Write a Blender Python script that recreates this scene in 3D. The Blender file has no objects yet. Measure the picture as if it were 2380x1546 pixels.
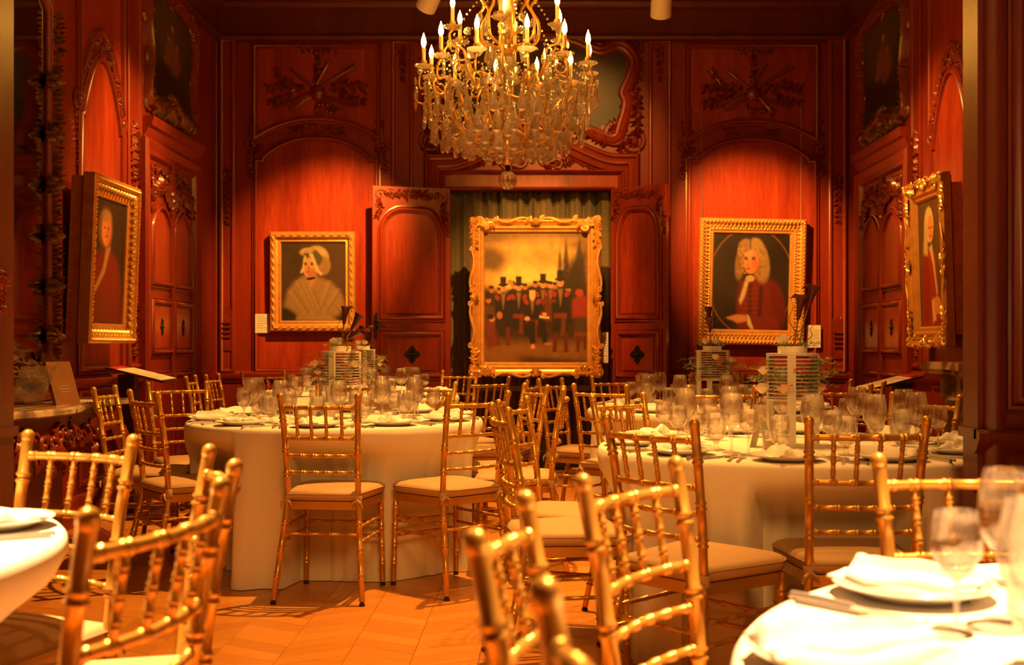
import bpy, math, random
import numpy as np
from mathutils import Vector, Matrix
R = random.Random(7)
SC = bpy.context.scene
COL = SC.collection
F, VX, VY, H = 2650.0, 1250.0, 803.0, 1.13      # focal length in pixels, vanishing point, eye height
YW, XL, XR, YF, ZC = 10.3, -2.9, 2.8, 3.6, 4.5  # back wall, side walls, front opening, ceiling
# ---------------------------------------------------------------- camera, world, lights, exposure
cam = bpy.data.objects.new('camera', bpy.data.cameras.new('camera'))
COL.objects.link(cam)
cam.location = (0, 0, H)
cam.rotation_euler = (math.pi/2, 0, 0)
cd = cam.data
cd.sensor_width = 36.0
cd.lens = 36.0*F/2380.0
cd.shift_x = -(VX-1190)/2380.0
cd.shift_y = (VY-773)/2380.0
cd.clip_start = 0.05
cd.dof.use_dof = True
cd.dof.focus_distance = 5.3
cd.dof.aperture_fstop = 3.9
SC.camera = cam
w = bpy.data.worlds.new('night'); SC.world = w; w.use_nodes = True
bg = w.node_tree.nodes['Background']
bg.inputs[0].default_value = (1.0, 0.42, 0.12, 1); bg.inputs[1].default_value = 0.012
vs = SC.view_settings
vs.view_transform = 'Standard'; vs.look = 'None'; vs.exposure = 0.0; vs.gamma = 1.0; vs.use_curve_mapping = False
cy = SC.cycles
cy.max_bounces = 26; cy.diffuse_bounces = 3; cy.glossy_bounces = 4; cy.transmission_bounces = 24
cy.transparent_max_bounces = 40; cy.caustics_reflective = False; cy.caustics_refractive = False
cy.sample_clamp_indirect = 4.0
WARM = (1.0, 0.41, 0.078)
def spot(name, loc, aim, power, angle=60, blend=0.6, size=0.05, col=WARM):
    l = bpy.data.lights.new(name, 'SPOT'); l.energy = power; l.color = col
    l.spot_size = math.radians(angle); l.spot_blend = blend; l.shadow_soft_size = size
    o = bpy.data.objects.new(name, l); COL.objects.link(o); o.location = loc
    o.rotation_euler = (Vector(aim)-Vector(loc)).to_track_quat('-Z', 'Y').to_euler()
    return o
spot('key_light_table', (0.0, 5.75, 4.2), (-0.75, 5.3, 0.4), 1280, 74, .7, .03)
spot('key_light_right_table', (0.7, 4.9, 4.2), (1.1, 4.3, 0.6), 470, 70, .8, .04)
spot('near_right_light', (1.2, 2.2, 4.1), (0.72, 1.5, 0.6), 4300, 40, .8, .05, (1.0, .50, .19))
spot('near_left_light', (-1.7, 2.5, 4.1), (-1.35, 1.8, 0.6), 4600, 46, .8, .05, (1.0, .50, .19))
spot('far_left_light', (-0.4, 9.0, 4.3), (-0.95, 8.6, 0.7), 1500, 52, .8, .05)
spot('far_right_light', (0.8, 7.6, 4.3), (1.05, 6.9, 0.7), 560, 60, .8, .05)
spot('near_room_fill', (0.3, 0.3, 4.2), (0.0, 5.2, 0.5), 900, 40, .8, .9)  # added frontal fill for cloths and chair backs, no known lamp here
spot('left_portrait_light', (-0.90, 8.42, 3.5), (-2.0, 10.3, 1.85), 950, 42, .9, .03)
spot('right_portrait_light', (0.92, 8.42, 3.45), (2.0, 10.3, 1.95), 1000, 42, .9, .03)
spot('centre_painting_light', (0.05, 7.75, 3.62), (0.0, 10.1, 1.65), 820, 40, .8, .03)
spot('left_wall_light', (-0.9, 8.0, 4.2), (-2.9, 8.0, 1.95), 850, 46, .9, .05)
spot('right_wall_light', (0.9, 7.4, 4.2), (2.8, 8.1, 2.0), 620, 44, .9, .05)
spot('left_rail_light', (-1.6, 6.7, 4.2), (-2.35, 7.3, 0.95), 420, 26, .9, .05)
spot('pediment_light', (0.3, 7.3, 4.2), (0.35, 10.3, 2.75), 420, 36, .9, .06)
# ---------------------------------------------------------------- helpers
def srgb(r, g, b):
    f = lambda c: (c/255.0)/12.92 if c <= 10 else (((c/255.0)+0.055)/1.055)**2.4
    return (f(r), f(g), f(b))
def px(x, y, d):            # point seen at photo position x, y at depth d
    return Vector(((x-VX)*d/F, d, H+(VY-y)*d/F))
class MB:
    """collects verts and faces; M maps local to world"""
    def __init__(s, M=None):
        s.v = []; s.f = []; s.M = M; s.smooth = True
    def add(s, vs, fs):
        n = len(s.v)
        if s.M is not None:
            vs = [s.M @ Vector(p) for p in vs]
            if s.M.determinant() < 0: fs = [tuple(reversed(f)) for f in fs]
        s.v += [tuple(p) for p in vs]; s.f += [tuple(i+n for i in f) for f in fs]
    def box(s, a, b):
        x0, y0, z0 = a; x1, y1, z1 = b
        s.add([(x0,y0,z0),(x1,y0,z0),(x1,y1,z0),(x0,y1,z0),(x0,y0,z1),(x1,y0,z1),(x1,y1,z1),(x0,y1,z1)],
              [(0,3,2,1),(4,5,6,7),(0,1,5,4),(1,2,6,5),(2,3,7,6),(3,0,4,7)])
    def tube(s, pts, rad, seg=8, cap=True, flat=None):
        pts = [Vector(p) for p in pts]; n = len(pts)
        if not hasattr(rad, '__len__'): rad = [rad]*n
        up = None; vs = []
        for i, p in enumerate(pts):
            t = (pts[min(i+1, n-1)]-pts[max(i-1, 0)])
            t = t.normalized() if t.length > 1e-9 else Vector((0, 0, 1))
            if up is None:
                up = Vector((0, 0, 1)) if abs(t.z) < .9 else Vector((1, 0, 0))
            a = t.cross(up)
            if a.length < 1e-6: a = t.orthogonal()
            a.normalize(); b = a.cross(t).normalized(); up = b
            for k in range(seg):
                th = 2*math.pi*k/seg
                q = a*math.cos(th)*rad[i] + b*math.sin(th)*rad[i]
                vs.append(p+q)
        fs = []
        for i in range(n-1):
            for k in range(seg):
                k2 = (k+1) % seg
                fs.append((i*seg+k, i*seg+k2, (i+1)*seg+k2, (i+1)*seg+k))
        if cap:
            fs.append(tuple(reversed(range(seg)))); fs.append(tuple((n-1)*seg+k for k in range(seg)))
        if flat:
            c = flat
            vs = [Vector((p.x, p.y, max(p.z*c, 0))) for p in vs]
        s.add(vs, [tuple(reversed(f)) for f in fs])
    def lathe(s, prof, seg=20, c=(0, 0, 0), axis=None):
        vs = []; fs = []; n = len(prof)
        Q = Vector(axis).to_track_quat('Z', 'Y').to_matrix() if axis is not None else None
        for r, z in prof:
            for k in range(seg):
                th = 2*math.pi*k/seg
                p = Vector((r*math.cos(th), r*math.sin(th), z))
                if Q: p = Q @ p
                vs.append(p+Vector(c))
        for i in range(n-1):
            for k in range(seg):
                k2 = (k+1) % seg
                fs.append((i*seg+k, i*seg+k2, (i+1)*seg+k2, (i+1)*seg+k))
        if prof[0][0] > 1e-6: fs.append(tuple(reversed(range(seg)))) if False else None
        fs = [f for f in fs if f]
        s.add(vs, fs)
    def disc(s, r, z, seg=20, c=(0, 0)):
        s.add([(c[0]+r*math.cos(2*math.pi*k/seg), c[1]+r*math.sin(2*math.pi*k/seg), z) for k in range(seg)], [tuple(range(seg))])
    def ell(s, c, r, seg=8, rings=5, half=False):
        vs = []; fs = []
        a0 = 0 if half else -math.pi/2
        for i in range(rings+1):
            ph = a0+(math.pi/2-a0)*i/rings
            for k in range(seg):
                th = 2*math.pi*k/seg
                vs.append((c[0]+r[0]*math.cos(ph)*math.cos(th), c[1]+r[1]*math.cos(ph)*math.sin(th), c[2]+r[2]*math.sin(ph)))
        for i in range(rings):
            for k in range(seg):
                k2 = (k+1) % seg
                fs.append((i*seg+k, i*seg+k2, (i+1)*seg+k2, (i+1)*seg+k))
        s.add(vs, fs)
    def sweep(s, path, prof, closed=False):
        """profile (lateral, height) swept along a path in the local xy plane; lateral is to the left"""
        P = [Vector((p[0], p[1])) for p in path]; n = len(P); m = len(prof); vs = []
        for i in range(n):
            if closed: d0 = P[i]-P[i-1]; d1 = P[(i+1) % n]-P[i]
            else:
                d0 = P[i]-P[i-1] if i > 0 else P[1]-P[0]
                d1 = P[i+1]-P[i] if i < n-1 else d0
            d0 = d0.normalized(); d1 = d1.normalized()
            n0 = Vector((-d0.y, d0.x)); n1 = Vector((-d1.y, d1.x))
            b = (n0+n1)
            b = b/max(b.length_squared*0.5, 0.35) if b.length > 1e-6 else n0
            for a, h in prof: vs.append((P[i].x+b.x*a, P[i].y+b.y*a, h))
        fs = []
        for i in range(n if closed else n-1):
            j = (i+1) % n
            for k in range(m-1):
                fs.append((i*m+k, i*m+k+1, j*m+k+1, j*m+k))
        s.add(vs, [tuple(reversed(f)) for f in fs])
        if not closed:
            s.add(vs[:m], [tuple(range(m))]); s.add(vs[-m:], [tuple(reversed(range(m)))])
    def prism(s, outline, z0, z1):
        n = len(outline)
        vs = [(p[0], p[1], z0) for p in outline]+[(p[0], p[1], z1) for p in outline]
        fs = [tuple(range(n, 2*n))]+[(i, (i+1) % n, n+(i+1) % n, n+i) for i in range(n)]
        s.add(vs, fs)
    def build(s, name, mat, parent=None, smooth=0.7, kind=None, label=None):
        me = bpy.data.meshes.new(name)
        me.from_pydata(s.v, [], s.f)
        me.update()
        if smooth:
            me.polygons.foreach_set('use_smooth', [True]*len(me.polygons))
            me.set_sharp_from_angle(angle=smooth)
        me.materials.append(mat)
        o = bpy.data.objects.new(name, me); COL.objects.link(o)
        if parent: o.parent = parent
        if kind: o['kind'] = kind
        if label: o['label'] = label
        return o
def tag(o, label, cat, group=None):
    o['label'] = label; o['category'] = cat
    if group: o['group'] = group
    return o
def thing(name, label, cat, loc=(0, 0, 0), rz=0, group=None):
    o = bpy.data.objects.new(name, None); COL.objects.link(o)
    o.empty_display_size = .1; o.location = loc; o.rotation_euler = (0, 0, rz)
    return tag(o, label, cat, group)
def copy_tree(o, parent=None):
    c = o.copy(); COL.objects.link(c)
    if parent: c.parent = parent
    for ch in list(KIDS.get(o.name, o.children)): copy_tree(ch, c)
    return c
KIDS = {}
def freeze(o):                  # remember the children, so copying stays quick
    KIDS[o.name] = list(o.children)
    for ch in o.children: freeze(ch)
def struct(o, label):
    o['kind'] = 'structure'; o['label'] = label
    return o
# ---------------------------------------------------------------- materials
def newmat(name):
    m = bpy.data.materials.new(name); m.use_nodes = True
    nt = m.node_tree; b = nt.nodes['Principled BSDF']
    return m, nt, b
def link(nt, a, b): nt.links.new(a, b)
def noise(nt, scale, detail=4, rough=.6, mapscale=(1, 1, 1), rnd=False):
    tc = nt.nodes.new('ShaderNodeTexCoord'); mp = nt.nodes.new('ShaderNodeMapping')
    mp.inputs['Scale'].default_value = mapscale
    link(nt, tc.outputs['Object'], mp.inputs['Vector'])
    if rnd:
        oi = nt.nodes.new('ShaderNodeObjectInfo'); mu = nt.nodes.new('ShaderNodeMath'); mu.operation = 'MULTIPLY'
        mu.inputs[1].default_value = 37.0; link(nt, oi.outputs['Random'], mu.inputs[0])
        link(nt, mu.outputs[0], mp.inputs['Location'])
    n = nt.nodes.new('ShaderNodeTexNoise'); n.inputs['Scale'].default_value = scale
    n.inputs['Detail'].default_value = detail; n.inputs['Roughness'].default_value = rough
    link(nt, mp.outputs[0], n.inputs['Vector'])
    return n
def ramp(nt, fac, stops):
    r = nt.nodes.new('ShaderNodeValToRGB'); e = r.color_ramp.elements
    while len(e) < len(stops): e.new(0.5)
    for i, (p, c) in enumerate(stops):
        e[i].position = p; e[i].color = (*c, 1)
    link(nt, fac, r.inputs[0]); return r
def bump(nt, b, h, strength, dist=0.01):
    bp = nt.nodes.new('ShaderNodeBump'); bp.inputs['Strength'].default_value = strength
    bp.inputs['Distance'].default_value = dist
    link(nt, h, bp.inputs['Height']); link(nt, bp.outputs[0], b.inputs['Normal'])
def plain(name, c1, c2, rough=.5, metal=0., scale=20, bs=0., spec=.5, mapscale=(1, 1, 1), coat=0, lo=.3, hi=.7, det=4):
    m, nt, b = newmat(name)
    n = noise(nt, scale, det, .6, mapscale)
    r = ramp(nt, n.outputs['Fac'], [(lo, c1), (hi, c2)])
    link(nt, r.outputs[0], b.inputs['Base Color'])
    b.inputs['Roughness'].default_value = rough; b.inputs['Metallic'].default_value = metal
    b.inputs['Specular IOR Level'].default_value = spec
    b.inputs['Coat Weight'].default_value = coat
    b.inputs['Coat Roughness'].default_value = .15
    if bs: bump(nt, b, n.outputs['Fac'], bs)
    return m
def wood(name, c1, c2, c3, ms, rough=.34, rnd=False, coat=.25, k=1.0):
    m, nt, b = newmat(name)
    n = noise(nt, 2.2*k, 6, .65, ms, rnd); n2 = noise(nt, 26*k, 3, .6, ms, rnd)
    ad = nt.nodes.new('ShaderNodeMix'); ad.data_type = 'FLOAT'; ad.inputs[0].default_value = .35
    link(nt, n.outputs['Fac'], ad.inputs[2]); link(nt, n2.outputs['Fac'], ad.inputs[3])
    r = ramp(nt, ad.outputs[0], [(.33, c1), (.5, c2), (.68, c3)])
    link(nt, r.outputs[0], b.inputs['Base Color'])
    b.inputs['Roughness'].default_value = rough
    b.inputs['Coat Weight'].default_value = coat; b.inputs['Coat Roughness'].default_value = .22
    bump(nt, b, n2.outputs['Fac'], .08, .004)
    return m
MAHOG = wood('mahogany', (.16, .017, .005), (.23, .026, .007), (.30, .038, .010), (3.2, 3.2, .35))
MAHOG_P = wood('mahogany_panel', (.17, .015, .004), (.30, .035, .009), (.46, .07, .016), (2.6, 2.6, .22), rough=.3, rnd=True)
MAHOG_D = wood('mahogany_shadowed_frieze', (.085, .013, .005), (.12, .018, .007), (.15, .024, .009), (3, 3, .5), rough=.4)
CARVE = plain('carved_walnut', (.14, .018, .006), (.24, .032, .009), .30, 0, 14, .1, coat=.25)
OLDGOLD = plain('tarnished_gilding', (.12, .05, .016), (.36, .17, .05), .38, .5, 24, .15)
GOLD = plain('frame_gilding', (.62, .30, .07), (.80, .44, .12), .36, .55, 16, .06)
GOLD_B = plain('bright_gilding', (.75, .42, .11), (.95, .62, .2), .3, .6, 30, .12)
CHAIRG = plain('chair_gold_paint', (.52, .285, .048), (.62, .35, .065), .32, .58, 9, .02, coat=.15)
BRASS = plain('chandelier_gilt_brass', (.66, .36, .09), (.82, .5, .14), .28, .5, 12, .02)
CLOTH = plain('white_table_linen', (.76, .73, .66), (.82, .79, .72), .9, 0, 260, .05, .2)
NAPKIN = plain('white_napkin_linen', (.80, .78, .74), (.86, .84, .80), .85, 0, 300, .06, .2)
CUSH = plain('cream_seat_fabric', (.44, .29, .15), (.50, .34, .18), .62, 0, 220, .12, .35)
CHINA = plain('white_china', (.74, .71, .66), (.80, .77, .72), .16, 0, 8, 0)
STEEL = plain('cutlery_steel', (.66, .64, .60), (.76, .74, .70), .3, .8, 30, 0)
WHITE_P = plain('white_lacquer', (.74, .71, .65), (.80, .77, .71), .35, 0, 6, 0)
PAPER = plain('cream_card', (.70, .66, .55), (.76, .72, .62), .8, 0, 40, 0)
INK = plain('grey_print', (.28, .22, .15), (.36, .29, .2), .8, 0, 60, 0)
BLACKP = plain('black_print', (.02, .018, .015), (.035, .03, .025), .7, 0, 60, 0)
IRON = plain('black_iron', (.018, .016, .014), (.04, .032, .026), .42, .6, 30, .1)
REDP = plain('red_printed_strip', (.45, .012, .012), (.52, .02, .02), .5, 0, 20, 0)
DARKW = plain('dark_lectern_wood', (.028, .010, .005), (.05, .017, .008), .4, 0, 12, .03)
RUBBER = plain('black_rubber', (.012, .011, .010), (.02, .018, .016), .6, 0, 30, 0)
LEAF = plain('fern_green', (.06, .12, .03), (.12, .20, .05), .55, 0, 30, 0)
STEMG = plain('stem_green', (.14, .20, .05), (.2, .26, .07), .5, 0, 30, 0)
CALLA = plain('dark_calla_petal', (.05, .004, .012), (.09, .008, .02), .4, 0, 20, 0)
ROSEW = plain('cream_rose_petal', (.78, .68, .50), (.85, .78, .62), .6, 0, 30, .02)
ROSEP = plain('peach_rose_petal', (.78, .46, .28), (.82, .56, .36), .6, 0, 30, .02)
PINKF = plain('pink_filler_flower', (.55, .10, .14), (.66, .2, .22), .6, 0, 40, 0)
TWIG = plain('reddish_willow_twig', (.10, .022, .014), (.15, .035, .02), .5, 0, 30, 0)
PLASTER = plain('cream_ceiling_plaster', (.42, .36, .28), (.48, .42, .33), .8, 0, 5, .02)
LAMPW = plain('lamp_housing_white', (.78, .74, .66), (.82, .78, .7), .4, 0, 6, 0)
CANDLE = plain('candle_sleeve_ivory', (.82, .66, .38), (.88, .72, .44), .5, 0, 12, 0)
CANDLE.node_tree.nodes['Principled BSDF'].inputs['Subsurface Weight'].default_value = .3
def marble(name, c1, c2, c3, sc):
    m, nt, b = newmat(name)
    n = noise(nt, sc, 8, .7)
    wv = nt.nodes.new('ShaderNodeTexWave'); wv.inputs['Scale'].default_value = sc*.5; wv.inputs['Distortion'].default_value = 9
    wv.inputs['Detail'].default_value = 4
    tc = nt.nodes.new('ShaderNodeTexCoord'); link(nt, tc.outputs['Object'], wv.inputs['Vector'])
    mx = nt.nodes.new('ShaderNodeMix'); mx.data_type = 'FLOAT'; mx.inputs[0].default_value = .5
    link(nt, n.outputs['Fac'], mx.inputs[2]); link(nt, wv.outputs['Fac'], mx.inputs[3])
    r = ramp(nt, mx.outputs[0], [(.25, c1), (.5, c2), (.72, c3)])
    link(nt, r.outputs[0], b.inputs['Base Color']); b.inputs['Roughness'].default_value = .14
    return m
MARB_L = marble('mottled_console_marble', (.16, .10, .06), (.36, .26, .17), (.6, .5, .36), 7)
MARB_R = marble('brown_veined_marble', (.10, .05, .03), (.26, .16, .10), (.62, .48, .34), 6)
def floormat(name, island):
    m, nt, b = newmat(name)
    tc = nt.nodes.new('ShaderNodeTexCoord')
    n = noise(nt, 3.0, 6, .65, (2.0, 14, 1)); n2 = noise(nt, 1.1, 3, .5)
    if island:
        g = nt.nodes.new('ShaderNodeNewGeometry'); rnd = g.outputs['Random Per Island']
    else:
        g = nt.nodes.new('ShaderNodeObjectInfo'); rnd = g.outputs['Random']
    r = ramp(nt, rnd, [(0., (.50, .21, .035)), (.5, (.56, .245, .042)), (1., (.62, .285, .052))])
    r2 = ramp(nt, n.outputs['Fac'], [(.3, (.84, .80, .76)), (.7, (1.06, 1.05, 1.02))])
    mx = nt.nodes.new('ShaderNodeMix'); mx.data_type = 'RGBA'; mx.blend_type = 'MULTIPLY'; mx.inputs[0].default_value = 1
    link(nt, r.outputs[0], mx.inputs[6]); link(nt, r2.outputs[0], mx.inputs[7])
    link(nt, mx.outputs[2], b.inputs['Base Color'])
    rr = ramp(nt, n2.outputs['Fac'], [(.3, (.30,)*3), (.7, (.42,)*3)])
    link(nt, rr.outputs[0], b.inputs['Roughness'])
    b.inputs['Coat Weight'].default_value = .15; b.inputs['Coat Roughness'].default_value = .25
    bump(nt, b, n.outputs['Fac'], .05, .003)
    return m
OAK_P = floormat('oak_plank', False); OAK_F = floormat('oak_plank_field', True)
SUBFLOOR = plain('dark_floor_joint', (.12, .05, .018), (.16, .07, .025), .8, 0, 10, 0)
def thin_glass(name, tint, base, rim):
    m, nt, b = newmat(name)
    nt.nodes.remove(b); out = nt.nodes['Material Output']
    tr = nt.nodes.new('ShaderNodeBsdfTransparent'); tr.inputs[0].default_value = (*tint, 1)
    gl = nt.nodes.new('ShaderNodeBsdfGlossy'); gl.inputs['Roughness'].default_value = .07
    gl.inputs[0].default_value = (1, 1, 1, 1)
    lw = nt.nodes.new('ShaderNodeLayerWeight'); lw.inputs[0].default_value = .5
    pw = nt.nodes.new('ShaderNodeMath'); pw.operation = 'POWER'; pw.inputs[1].default_value = 3.0
    link(nt, lw.outputs['Facing'], pw.inputs[0])
    ma = nt.nodes.new('ShaderNodeMath'); ma.operation = 'MULTIPLY_ADD'; ma.use_clamp = True
    ma.inputs[1].default_value = rim; ma.inputs[2].default_value = base
    link(nt, pw.outputs[0], ma.inputs[0])
    mx = nt.nodes.new('ShaderNodeMixShader')
    link(nt, ma.outputs[0], mx.inputs[0]); link(nt, tr.outputs[0], mx.inputs[1]); link(nt, gl.outputs[0], mx.inputs[2])
    rf = nt.nodes.new('ShaderNodeBsdfGlass'); rf.inputs['IOR'].default_value = 1.45; rf.inputs['Roughness'].default_value = 0
    m2 = nt.nodes.new('ShaderNodeMixShader'); m2.inputs[0].default_value = .30
    link(nt, mx.outputs[0], m2.inputs[1]); link(nt, rf.outputs[0], m2.inputs[2])
    link(nt, m2.outputs[0], out.inputs[0])
    return m
GLASS = thin_glass('clear_drinking_glass', (.985, .985, .975), .035, 1.0)
ACRYL = thin_glass('clear_acrylic', (.9, .9, .89), .05, .6)
def crystal(name, tint, scatter):
    m, nt, b = newmat(name); out = nt.nodes['Material Output']
    b.inputs['Base Color'].default_value = (*tint, 1); b.inputs['Transmission Weight'].default_value = 1
    b.inputs['IOR'].default_value = 1.6; b.inputs['Roughness'].default_value = 0
    tr = nt.nodes.new('ShaderNodeBsdfTransparent'); tr.inputs[0].default_value = (*tint, 1)
    gl = nt.nodes.new('ShaderNodeBsdfGlossy'); gl.inputs['Roughness'].default_value = .15; gl.inputs[0].default_value = (1, 1, 1, 1)
    tl = nt.nodes.new('ShaderNodeBsdfTranslucent'); tl.inputs[0].default_value = (.95, .92, .85, 1)
    lw = nt.nodes.new('ShaderNodeLayerWeight'); lw.inputs[0].default_value = .5
    pw = nt.nodes.new('ShaderNodeMath'); pw.operation = 'POWER'; pw.inputs[1].default_value = 2.0; link(nt, lw.outputs['Facing'], pw.inputs[0])
    ma = nt.nodes.new('ShaderNodeMath'); ma.operation = 'MULTIPLY_ADD'; ma.use_clamp = True; ma.inputs[1].default_value = .55; ma.inputs[2].default_value = .26
    link(nt, pw.outputs[0], ma.inputs[0])
    m1 = nt.nodes.new('ShaderNodeMixShader'); m2 = nt.nodes.new('ShaderNodeMixShader'); m3 = nt.nodes.new('ShaderNodeMixShader')
    m1.inputs[0].default_value = .5; m3.inputs[0].default_value = scatter
    link(nt, tr.outputs[0], m1.inputs[1]); link(nt, b.outputs[0], m1.inputs[2])
    link(nt, ma.outputs[0], m2.inputs[0]); link(nt, m1.outputs[0], m2.inputs[1]); link(nt, gl.outputs[0], m2.inputs[2])
    link(nt, m2.outputs[0], m3.inputs[1]); link(nt, tl.outputs[0], m3.inputs[2]); link(nt, m3.outputs[0], out.inputs[0])
    return m
CRYSTAL = crystal('cut_crystal', (1, .97, .88), .17)
def emit(name, col, s):
    m, nt, b = newmat(name)
    b.inputs['Base Color'].default_value = (*col, 1)
    b.inputs['Emission Color'].default_value = (*col, 1); b.inputs['Emission Strength'].default_value = s
    return m
BULB = emit('lit_candle_bulb', (1.0, .42, .05), 160.0)
def mirror_mat():
    m, nt, b = newmat('aged_mirror_glass')
    n = noise(nt, 3, 5, .6)
    r = ramp(nt, n.outputs['Fac'], [(.3, (.30, .29, .25)), (.7, (.46, .45, .40))])
    link(nt, r.outputs[0], b.inputs['Base Color']); b.inputs['Metallic'].default_value = 1; b.inputs['Roughness'].default_value = .05
    return m
MIRROR = mirror_mat()
def curtain_mat():
    m, nt, b = newmat('olive_striped_curtain')
    n = noise(nt, 9, 3, .5, (1, 1, .02)); n2 = noise(nt, 60, 3, .6)
    r = ramp(nt, n.outputs['Fac'], [(.36, (.055, .045, .02)), (.42, (.15, .12, .055)), (.62, (.19, .155, .075)), (.7, (.09, .075, .03))])
    r2 = ramp(nt, n2.outputs['Fac'], [(.3, (.75,)*3), (.7, (1.1,)*3)])
    mx = nt.nodes.new('ShaderNodeMix'); mx.data_type = 'RGBA'; mx.blend_type = 'MULTIPLY'; mx.inputs[0].default_value = 1
    link(nt, r.outputs[0], mx.inputs[6]); link(nt, r2.outputs[0], mx.inputs[7]); link(nt, mx.outputs[2], b.inputs['Base Color'])
    b.inputs['Roughness'].default_value = .85; b.inputs['Sheen Weight'].default_value = .2
    return m
CURT = curtain_mat()
def canvas_mat(name, gloss=.45):
    m, nt, b = newmat(name)
    at = nt.nodes.new('ShaderNodeAttribute'); at.attribute_name = 'Col'
    link(nt, at.outputs['Color'], b.inputs['Base Color']); b.inputs['Roughness'].default_value = gloss
    n = noise(nt, 180, 2, .5); bump(nt, b, n.outputs['Fac'], .05, .002)
    return m
CANVAS = canvas_mat('oil_paint_on_canvas')
# ---------------------------------------------------------------- carving vocabulary (local u, v on the surface, w outwards)
def scroll(mb, u, v, r, a0, turns, rad, d=1, h=1.0, seg=6):
    n = max(8, int(14*turns)); pts = []; rs = []
    for i in range(n+1):
        t = i/n; rr = r*(1-.82*t); a = a0+d*2*math.pi*turns*t
        pts.append((u+rr*math.cos(a), v+rr*math.sin(a), rad*.35)); rs.append(rad*(.55+.45*math.sin(math.pi*min(1, .25+t))))
    mb.tube(pts, rs, seg, flat=None)
    e = pts[-1]; mb.ell((e[0], e[1], 0), (rad*1.5, rad*1.5, rad*1.7*h), 7, 3, True)
def leaf(mb, u, v, l, wd, ang, h=.012):
    c, s = math.cos(ang), math.sin(ang)
    P = lambda x, y, z: (u+c*x-s*y, v+s*x+c*y, z)
    vs = [P(0, 0, h*.3), P(.3*l, wd*.5, h*.15), P(.65*l, wd*.42, h*.25), P(l, 0, h*.2), P(.65*l, -wd*.42, h*.25), P(.3*l, -wd*.5, h*.15), P(.32*l, 0, h), P(.68*l, 0, h*1.1),
          P(.3*l, wd*.5, 0), P(l, 0, 0), P(.3*l, -wd*.5, 0)]
    mb.add(vs, [(0, 6, 1), (1, 6, 7, 2), (2, 7, 3), (3, 7, 4), (4, 7, 6, 5), (5, 6, 0), (1, 2, 3, 9, 8), (3, 4, 5, 10, 9)])
def flower(mb, u, v, r, h=.015, n=5):
    for k in range(n):
        a = 2*math.pi*k/n+.3
        mb.ell((u+.6*r*math.cos(a), v+.6*r*math.sin(a), 0), (r*.48, r*.48, h*.8), 6, 2, True)
    mb.ell((u, v, 0), (r*.32, r*.32, h*1.3), 6, 2, True)
def spray(mb, pts, size, rng, dens=1.0, h=.014, fl=.25, stem=.25):
    """stem along points with leaves, flowers and small scrolls"""
    L = [Vector((*p, 0)) for p in pts]
    mb.tube([(p.x, p.y, size*.1) for p in L], [size*stem*.5]*len(L), 5)
    for i in range(len(L)-1):
        a, b = L[i], L[i+1]; dr = b-a; ang = math.atan2(dr.y, dr.x)
        n = max(1, int(dr.length/size*1.5*dens))
        for k in range(n):
            p = a+dr*((k+.5)/n)
            for sg in (-1, 1):
                leaf(mb, p.x, p.y, size*rng.uniform(.7, 1.25), size*rng.uniform(.4, .6), ang+sg*rng.uniform(.5, 1.2), h*rng.uniform(.7, 1.2))
            if rng.random() < fl: flower(mb, p.x+rng.uniform(-1, 1)*size*.4, p.y+rng.uniform(-1, 1)*size*.4, size*.42, h*1.2)
def shell(mb, u, v, r, ang, h=.03, n=7):
    for k in range(n):
        a = ang+(k-(n-1)/2)*.34
        leaf(mb, u, v, r, r*.3, a, h*.8)
    mb.ell((u, v, 0), (r*.3, r*.3, h*1.1), 8, 3, True)
def cartouche(mb, u, v, s, rng):
    scroll(mb, u-.28*s, v+.1*s, .42*s, -1.2, 1.0, .07*s, 1); scroll(mb, u+.3*s, v-.12*s, .36*s, 1.9, 1.0, .065*s, 1)
    scroll(mb, u+.1*s, v+.5*s, .25*s, -2.6, .9, .055*s, -1); scroll(mb, u-.15*s, v-.5*s, .22*s, .6, .9, .05*s, -1)
    shell(mb, u, v, .42*s, 1.0, .05*s); shell(mb, u+.05*s, v-.5*s, .35*s, -1.3, .04*s)
    for k in range(9):
        a = rng.uniform(0, 6.28); leaf(mb, u+.45*s*math.cos(a), v+.55*s*math.sin(a), .36*s, .17*s, a+rng.uniform(-.5, .5), .05*s)
    mb.ell((u+.12*s, v-.12*s, 0), (.13*s, .13*s, .12*s), 8, 3, True)
def corner(mb, u, v, sx, sy, s, rng):
    """scrollwork for an upper corner: u, v the corner, sx, sy pointing into the panel"""
    scroll(mb, u+sx*.22*s, v+sy*.22*s, .17*s, 0.6, 1.1, .03*s, sx); scroll(mb, u+sx*.55*s, v+sy*.14*s, .12*s, 2.4, 1.0, .024*s, -sx)
    scroll(mb, u+sx*.14*s, v+sy*.55*s, .12*s, -.8, 1.0, .024*s, sx)
    spray(mb, [(u+sx*.3*s, v+sy*.14*s), (u+sx*.6*s, v+sy*.26*s), (u+sx*.95*s, v+sy*.12*s)], .11*s, rng, 1.2, .06*s)
    spray(mb, [(u+sx*.14*s, v+sy*.3*s), (u+sx*.24*s, v+sy*.6*s), (u+sx*.1*s, v+sy*.9*s)], .11*s, rng, 1.2, .06*s)
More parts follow.
